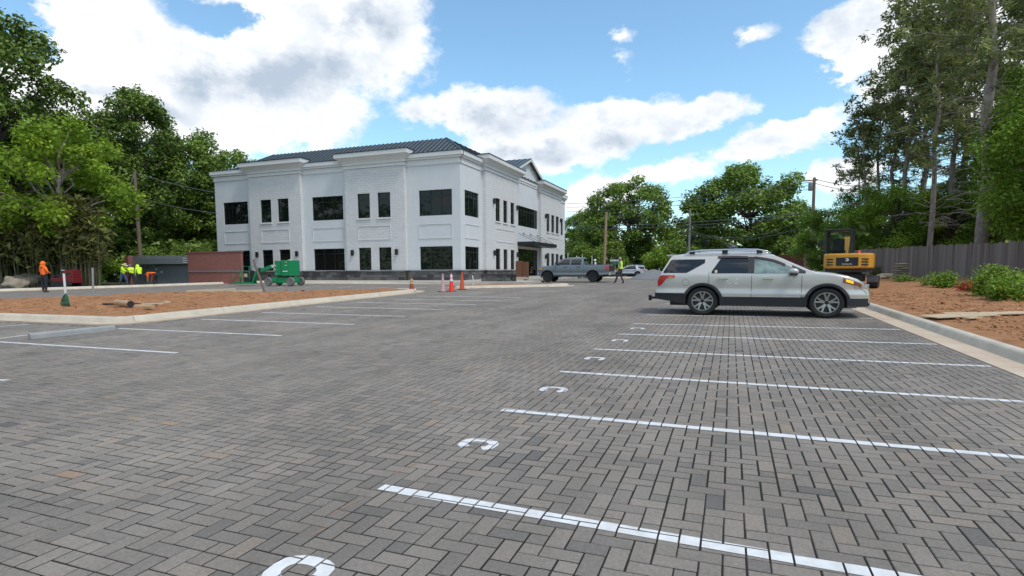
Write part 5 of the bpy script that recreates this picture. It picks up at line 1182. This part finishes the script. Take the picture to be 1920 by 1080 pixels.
cone('plain dark orange cone at the right', (866.5, 543), 1.0, CO, [], M_PLAS)
def post(name, label, cat, base, top_px, r, material, n=10, zb=None):
    p = Vector(base); d = (p-EYE).dot(CF); t_ = EYE+ray(*top_px)*(d/ray(*top_px).dot(CF)); o = thing(name, label, cat, p); b = MB(); b.tube([(0, 0, -.15), t_-p], r, n); b.build('shaft', material, o, smooth=True); return o, t_-p
def on_isl(x, y): p = px(x, y, ); q = px(x, y+4); return Vector((q.x, q.y, zi(q.x, q.y)))
PVC = mat('white_pvc', (.62, .60, .60), .5); GALV = mat('grey_post', (.26, .26, .26), .6)
rk, tpv = post('leaf_rake', 'white-handled rake standing in the clay with green tines down', 'rake', on_isl(126, 583), (119.5, 513), .035, PVC)
b = MB()
for k in range(11): a = (k-5)/5; b.tube([(0, 0, .42), (a*.13, -.02, .30), (a*.22, -.05, .1), (a*.22, -.02, -.02)], .012, 4)
b.tube([(-.16, -.04, .22), (.16, -.04, .22)], .012, 4); b.build('tines', mat('rake_green', (.02, .10, .05), .5), rk)
post('marker_post', 'grey round marker post at the back of the clay island', 'post', on_isl(175, 558.5), (173.5, 502), .045, GALV)
post('leaning_pipe', 'long brown pipe leaning left in front of the boom lift', 'pipe', on_isl(499, 549.5), (475, 487), .05, mat('brown_pipe', (.14, .11, .095), .7))
post('stake', 'short thin stake at the back of the island, below the boom lift', 'stake', on_isl(540, 550), (537, 535), .03, mat('stake_wood', (.30, .20, .16), .8))
p = on_isl(236, 585); lg = thing('cardboard_tube', 'tan cardboard tube with dark open end lying on the clay island', 'tube', p+Vector((0, 0, .13))); b = MB(); a_, c_ = Vector((-.52, .10, 0)), Vector((.50, -.18, -.01)); b.tube([a_, a_+(c_-a_)*.4, c_], .10, 16, 0, False); b.build('tube_wall', mat('cardboard', (.42, .27, .16), .9, var=.2, vscale=6), lg, smooth=True); b = MB(); b.tube([c_-(a_-c_)*.004, c_+(a_-c_)*.02], .088, 16); b.build('dark_bore', M_PLAS, lg)
p = on_isl(235, 582); o_ = thing('dark_pipe', 'thin dark pipe lying behind the cardboard tube', 'pipe', p+Vector((0, .05, .12))); b = MB(); b.tube([(-1.05, -.05, 0), (1.05, .30, .02)], .035, 8); b.build('pipe_wall', mat('dark_pipe', (.05, .045, .045), .6), o_, smooth=True)
for k, (q, l, a, lab) in enumerate((((272, 592), .5, .3, 'flat split board piece right of the cardboard tube'), ((287, 586), .6, .9, 'tilted board scrap behind the split board piece'), ((312, 583), .35, -.3, 'small pale scrap of wood at the right of the debris'))):
    p = on_isl(q[0], q[1]-3); o_ = thing('wood_scrap', lab, 'wood scrap', p+Vector((0, 0, .09)), a, 'debris on the island'); b = MB(); b.box(-l/2, l/2, -.09, .09, -.02, .02); b.build('board', M_LUMB, o_)
for k, (q0, q1, lab) in enumerate((((348, 551), (440, 546.5), 'long pale plank lying on the kerb at the back of the island'), ((385, 553), (492, 549.5), 'second pale plank, closer and lower than the long one'))):
    A, B = on_isl(q0[0], q0[1]-4), on_isl(q1[0], q1[1]-4); o_ = thing('plank', lab, 'plank', A+Vector((0, 0, .18)), 0, 'planks behind the island'); b = MB(); b.bar((0, 0, 0), B-A, .24, .09); b.build('plank_board', M_LUMB, o_)
ws_a, ws_b = px(55, 637), px(214, 620); ws = thing('wheel_stop', 'grey concrete wheel stop in the near left stall', 'wheel stop', ws_a+Vector((0, 0, 0))); d_ = (ws_b-ws_a); b = MB(); nn = Vector((-d_.y, d_.x, 0)).normalized()
prof = [(-.08, 0), (-.065, .10), (-.04, .13), (.04, .13), (.065, .10), (.08, 0)]; vs = [d_*t+nn*u+Vector((0, 0, z)) for t in (0, 1) for u, z in prof]; b.add(vs, [(k, k+1, k+7, k+6) for k in range(5)]+[tuple(range(6)), tuple(range(11, 5, -1)), (0, 6, 11, 5)]); b.build('stop_bar', mat('grey_precast', (.30, .30, .295), .85, var=.12, vscale=5, bump=.3), ws, bevel=.01)
# plywood sheets and scraps on the clay bank
for q, sx, sy, a, lab in (((1795, 606), .62, .35, .25, 'pale board scrap at the left of the plywood pieces'), ((1800, 602.5), .30, .20, -.2, 'small brown board lying on the other scraps'), ((1890, 606), 1.0, .30, .05, 'long pale plywood strip at the right edge'), ((1822, 611.5), .14, .10, .4, 'small chip of wood before the plywood')):
    p = px(*q); p.z = zr(p.x, p.y); k_ = (EYE+(p-EYE)*.97); k_.z = zr(k_.x, k_.y); o_ = thing('plywood_scrap', lab, 'plywood', k_+Vector((0, 0, .05)), a, 'plywood on the clay bank'); b = MB(); b.box(-sx, sx, -sy, sy, -.009, .009, 0, lambda x, y, z: (x, y, z+.05*x)); b.build('sheet', M_LUMB, o_)
STN = mat('flagstone', (.20, .165, .12), .9, col2=(.34, .29, .21), vscale=6, bump=.5)
p = px(1688, 533); stk = thing('stone_stack', 'stack of flat tan stones at the fence', 'stones', (p.x, p.y, zr(p.x, p.y)))
for k in range(7): b = MB(); b.blob((jit(.06), jit(.06), .07+k*.13), .48-.02*k, 2, .12, 0, k, (1, .8, .16)); b.build('stone', STN, stk, smooth='all')
for x, y, r, lab in ((1660, 531, .42, 'flat brown stone left of the stone stack'), (1648, 532, .3, 'small pale stone beside the excavator')):
    p = px(x, y); b = MB(); b.blob((0, 0, 0), r, 2, .2, 0, x, (1.2, 1, .55)); tag(b.build('rock', STN, None, (p.x, p.y, zr(p.x, p.y)+r*.25), smooth='all'), lab, 'rock', 'rocks at the fence')
for x, y, r, lab in ((14, 543, .75, 'low tan boulder at the far left edge'), (42, 540, .95, 'taller tan boulder beside the loader bucket')):
    p = px(x, y); b = MB(); b.blob((0, 0, 0), r, 3, .22, 0, x, (1.25, 1, .72)); tag(b.build('boulder', mat('tan_rock', (.20, .16, .115), .9, col2=(.36, .30, .23), vscale=3, bump=.8, bscale=12), None, (p.x-.6, p.y+.8, gz(0, p.y)+r*.42), smooth='all'), lab, 'boulder', 'boulders by the bamboo')
p = px(1216, 521); b = MB(); 
vs = []; n = 40
for i in range(16):
    rr = 2.3*i/15
    for k in range(n): a = 2*math.pi*k/n; q = rr*(1+.08*math.sin(3*a+1)); h_ = .85*max(0, 1-(rr/2.3)**1.35)+.04*mnoise.noise(Vector((rr*3, a*4, 0))); vs.append((q*math.cos(a), q*math.sin(a), h_))
b.add(vs, [(i*n+k, i*n+(k+1) % n, (i+1)*n+(k+1) % n, (i+1)*n+k) for i in range(15) for k in range(n)]); tag(b.build('gravel_heap', mat('gravel', (.13, .135, .14), .95, col2=(.24, .245, .25), vscale=14, bump=1, bscale=30), None, (p.x+.4, p.y, gz(0, p.y)), smooth='all'), 'grey heap of gravel right of the distant white car', 'gravel heap')
# boxes at the entrance, stone planter, stub pipes
for q, w, d, h, lab in (((974, 526.5), .52, .6, 1.45, 'tall brown pallet crate beside the entrance doors'), ((985, 526), .46, .6, 1.38, 'brown pallet crate right of the first crate')):
    p = pdp(q[0], 48.2); o_ = thing('crate', lab, 'crate', (p.x, p.y, gz(0, p.y)+.17), R(6), 'crates at the entrance'); b = MB(); b.box(-w/2, w/2, -d/2, d/2, .12, h); b.build('carton', mat('brown_carton', (.14, .058, .03), .8, var=.15, vscale=4), o_); b = MB()
    for y in (-.35, 0, .35): b.box(-w/2, w/2, y-.05, y+.05, 0, .118)
    b.build('pallet', M_LUMB, o_)
p = pdp(936, 41.5); o_ = thing('stone_planter', 'low dark stone planter in front of the building', 'planter', (p.x, p.y, gz(0, p.y))); b = MB()
for r0 in range(3):
    for k in range(6): w = .38; x = -1.14+k*w-(.1 if r0 % 2 else 0); q = MB(); q.box(x+.008, x+w-.008, -.4+jit(.01), .4, .06+r0*.18, .232+r0*.18); q.build('stone_block', M_STONE, o_)
b.box(-1.25, 1.2, -.36, .36, 0, .6); b.build('core', M_MORT, o_); q = MB(); q.box(-1.32, 1.28, -.46, .46, .605, .70); q.build('cap_stone', M_STONE, o_)
p = px(887, 538); o_ = thing('stub_pipe', 'white stub pipe standing in the entrance island', 'pipe', (p.x, p.y, gz(0, p.y)+.1)); b = MB(); b.tube([(0, 0, -.1), (.0, 0, .5), (-.05, 0, .62)], .04, 8); b.build('pipe_wall', PVC, o_)

# ------------------------------------------------------------------ poles, wires, signs, house
def upole(label, x, ytop, depth, r, material, xt=None, arms=()):
    p = pdp(x, depth); t_ = EYE+ray(xt or x, ytop)*(depth/ray(xt or x, ytop).dot(CF)); o = thing('utility_pole', label, 'utility pole', p, 0, 'utility poles'); b = MB(); b.tube([(0, 0, -.5), t_-p], [r*1.15, r*.8], 10); b.build('shaft', material, o, smooth=True)
    for dz, w in arms: q = MB(); q.bar(t_-p+Vector((-w, -.12, dz)), t_-p+Vector((w*.25, -.12, dz)), .1, .12); q.build('cross_arm', M_POLE, o)
    return t_
t1 = upole('tan wooden utility pole behind the walking man', 1131.5, 398, 66, .17, M_POLE, 1137)
t2 = upole('grey utility pole above the rear of the parked SUV', 1290, 392, 78, .16, mat('grey_pole', (.21, .19, .175), .9, var=.15, vscale=2), 1294)
t3 = upole('tall utility pole with cross arm left of the excavator', 1520, 333, 62, .18, mat('weathered_pole', (.22, .165, .125), .9, var=.15, vscale=2), 1527, ((-.3, 1.3),))
t4 = upole('wooden utility pole rising behind the bin enclosure', 266, 322, 52, .17, mat('dark_pole', (.15, .11, .08), .9, var=.2, vscale=2), 252)
o_ = [o for o in bpy.data.objects if o.name.startswith('utility_pole')][2]; b = MB(); b.lathe([(0, 0), (.22, 0), (.24, .1), (.24, .75), (.2, .85), (0, .85)], 14, 0, Matrix.Translation(t3-o_.location+Vector((-.35, -.1, -1.4)))); b.build('transformer', GALV, o_, smooth=True)
WM = mat('cable', (.10, .105, .105), .6)
def wire(label, A, B, sag, r=.022, grp='overhead wires'):
    A = Vector(A); B = Vector(B); pts = [A+(B-A)*(k/16)-Vector((0, 0, sag*4*(k/16)*(1-k/16))) for k in range(17)]; o = thing('wire', label, 'wire', A, 0, grp); b = MB(); b.tube([q-A for q in pts], r*1.35, 5); b.build('cable', WM, o)
def pt3(x, y, d): return EYE+ray(x, y)*(d/ray(x, y).dot(CF))
for dy, lab in ((8, 'topmost overhead wire running to the tall pole'), (14, 'second overhead wire from the top at the tall pole'), (21, 'third overhead wire from the top at the tall pole')):
    wire(lab, pt3(1062, 372+dy*1.2, 96), pt3(1524, 333+dy, 62), .5)
for dy, lab in ((66, 'upper of the two thick low wires across the oaks'), (72, 'lower of the two thick low wires across the oaks')):
    wire(lab, pt3(1062, 424+(dy-66), 96), pt3(1522, 333+dy, 62), .4, .035)
wire('lowest sagging wire from the grey pole to the tall pole', pt3(1291, 436, 78), pt3(1521, 420, 62), 1.3, .03); wire('sagging wire just above the lowest one', pt3(1291, 432, 78), pt3(1521, 405, 62), 1.6, .025)
wire('slack service wire above the sagging wires', pt3(1292, 424, 78), pt3(1522, 384, 62), 1.0, .02)
wire('guy wire running down from the tall pole', pt3(1521, 400, 62), pt3(1462, 478, 70), .05, .02)
wire('upper wire from the left pole to the white building', pt3(253, 324, 52), pt3(404, 361, 50), .15, .022); wire('lower wire from the left pole to the white building', pt3(257, 371, 52), pt3(407, 400, 50), .15, .022)
wire('short guy wire left of the left pole', pt3(251, 326, 52), pt3(242, 352, 51), .02, .02)
wire('upper of the wires right of the tall pole', pt3(1527, 335, 62), pt3(1700, 346, 52), .5); wire('lower of the wires right of the tall pole', pt3(1526, 343, 62), pt3(1700, 356, 52), .5)
for x, y0, dep, lab in ((1065, 474, 62, 'white marker post left of the truck cab'), (1081, 479, 62, 'thin white post behind the truck windscreen'), (1092, 479, 62, 'thin white post behind the truck roof'), (1110, 480, 60, 'pale marker post behind the truck bed'), (1236, 503, 58, 'white marker post beside the gravel heap')):
    p = pdp(x, dep); t_ = pt3(x, y0, dep); o = thing('sign_post', lab, 'post', p, 0, 'white posts along the road'); b = MB(); b.bar((0, 0, 0), t_-p, .12, .05); b.build('shaft', mat('white_post', (.55, .6, .62), .6), o)
p = pdp(1153, 64); t_ = pt3(1153, 490, 64); o = thing('street_sign', 'small green and white street sign left of the walking man', 'sign', p); b = MB(); b.tube([(0, 0, 0), t_-p], .03, 6); b.build('shaft', GALV, o); b = MB(); b.box(-.55, .45, -.02, .0, 0, .2, 0, lambda x, y, z: tuple(Vector((x, y, z))+t_-p)); b.build('white_blade', MATS['white_post'], o); b = MB(); b.box(-.45, .35, -.02, .0, -.34, -.04, 0, lambda x, y, z: tuple(Vector((x, y, z))+t_-p)); b.build('green_blade', mat('sign_green', (.02, .12, .08), .5), o)
hp = pdp(1300, 112); ho = thing('brick_house', 'dark red brick house with grey gable roof behind the oaks', 'house', hp, R(-25)); b = MB(); b.box(-6, 6, 0, 8, 0, 5.2); b.build('wall', M_BRICK, ho); b = MB(); b.prism([(-6.4, 5.2), (6.4, 5.2), (0, 7.6)], -.4, 8.4, lambda a, z, d: (a, d, z)); b.build('roof', mat('grey_shingle', (.10, .10, .11), .9, var=.2, vscale=3), ho)
for x in (-3.6, 0, 3.6): b = MB(); b.box(x-.55, x+.55, -.04, .05, 1.2, 3.0); b.build('window', M_GLASS, ho)
hp = pdp(1481, 70); ho = thing('red_container', 'dark red ribbed container behind the SUV windscreen', 'container', (hp.x, hp.y, hp.z), R(-20)); b = MB(); b.box(-1.5, 1.5, 0, 2.4, .15, 2.75); b.build('box', RDM, ho)
for k in range(12): b = MB(); b.box(-1.4+k*.24, -1.28+k*.24, -.04, 0, .25, 2.65); b.build('rib', RDM, ho)
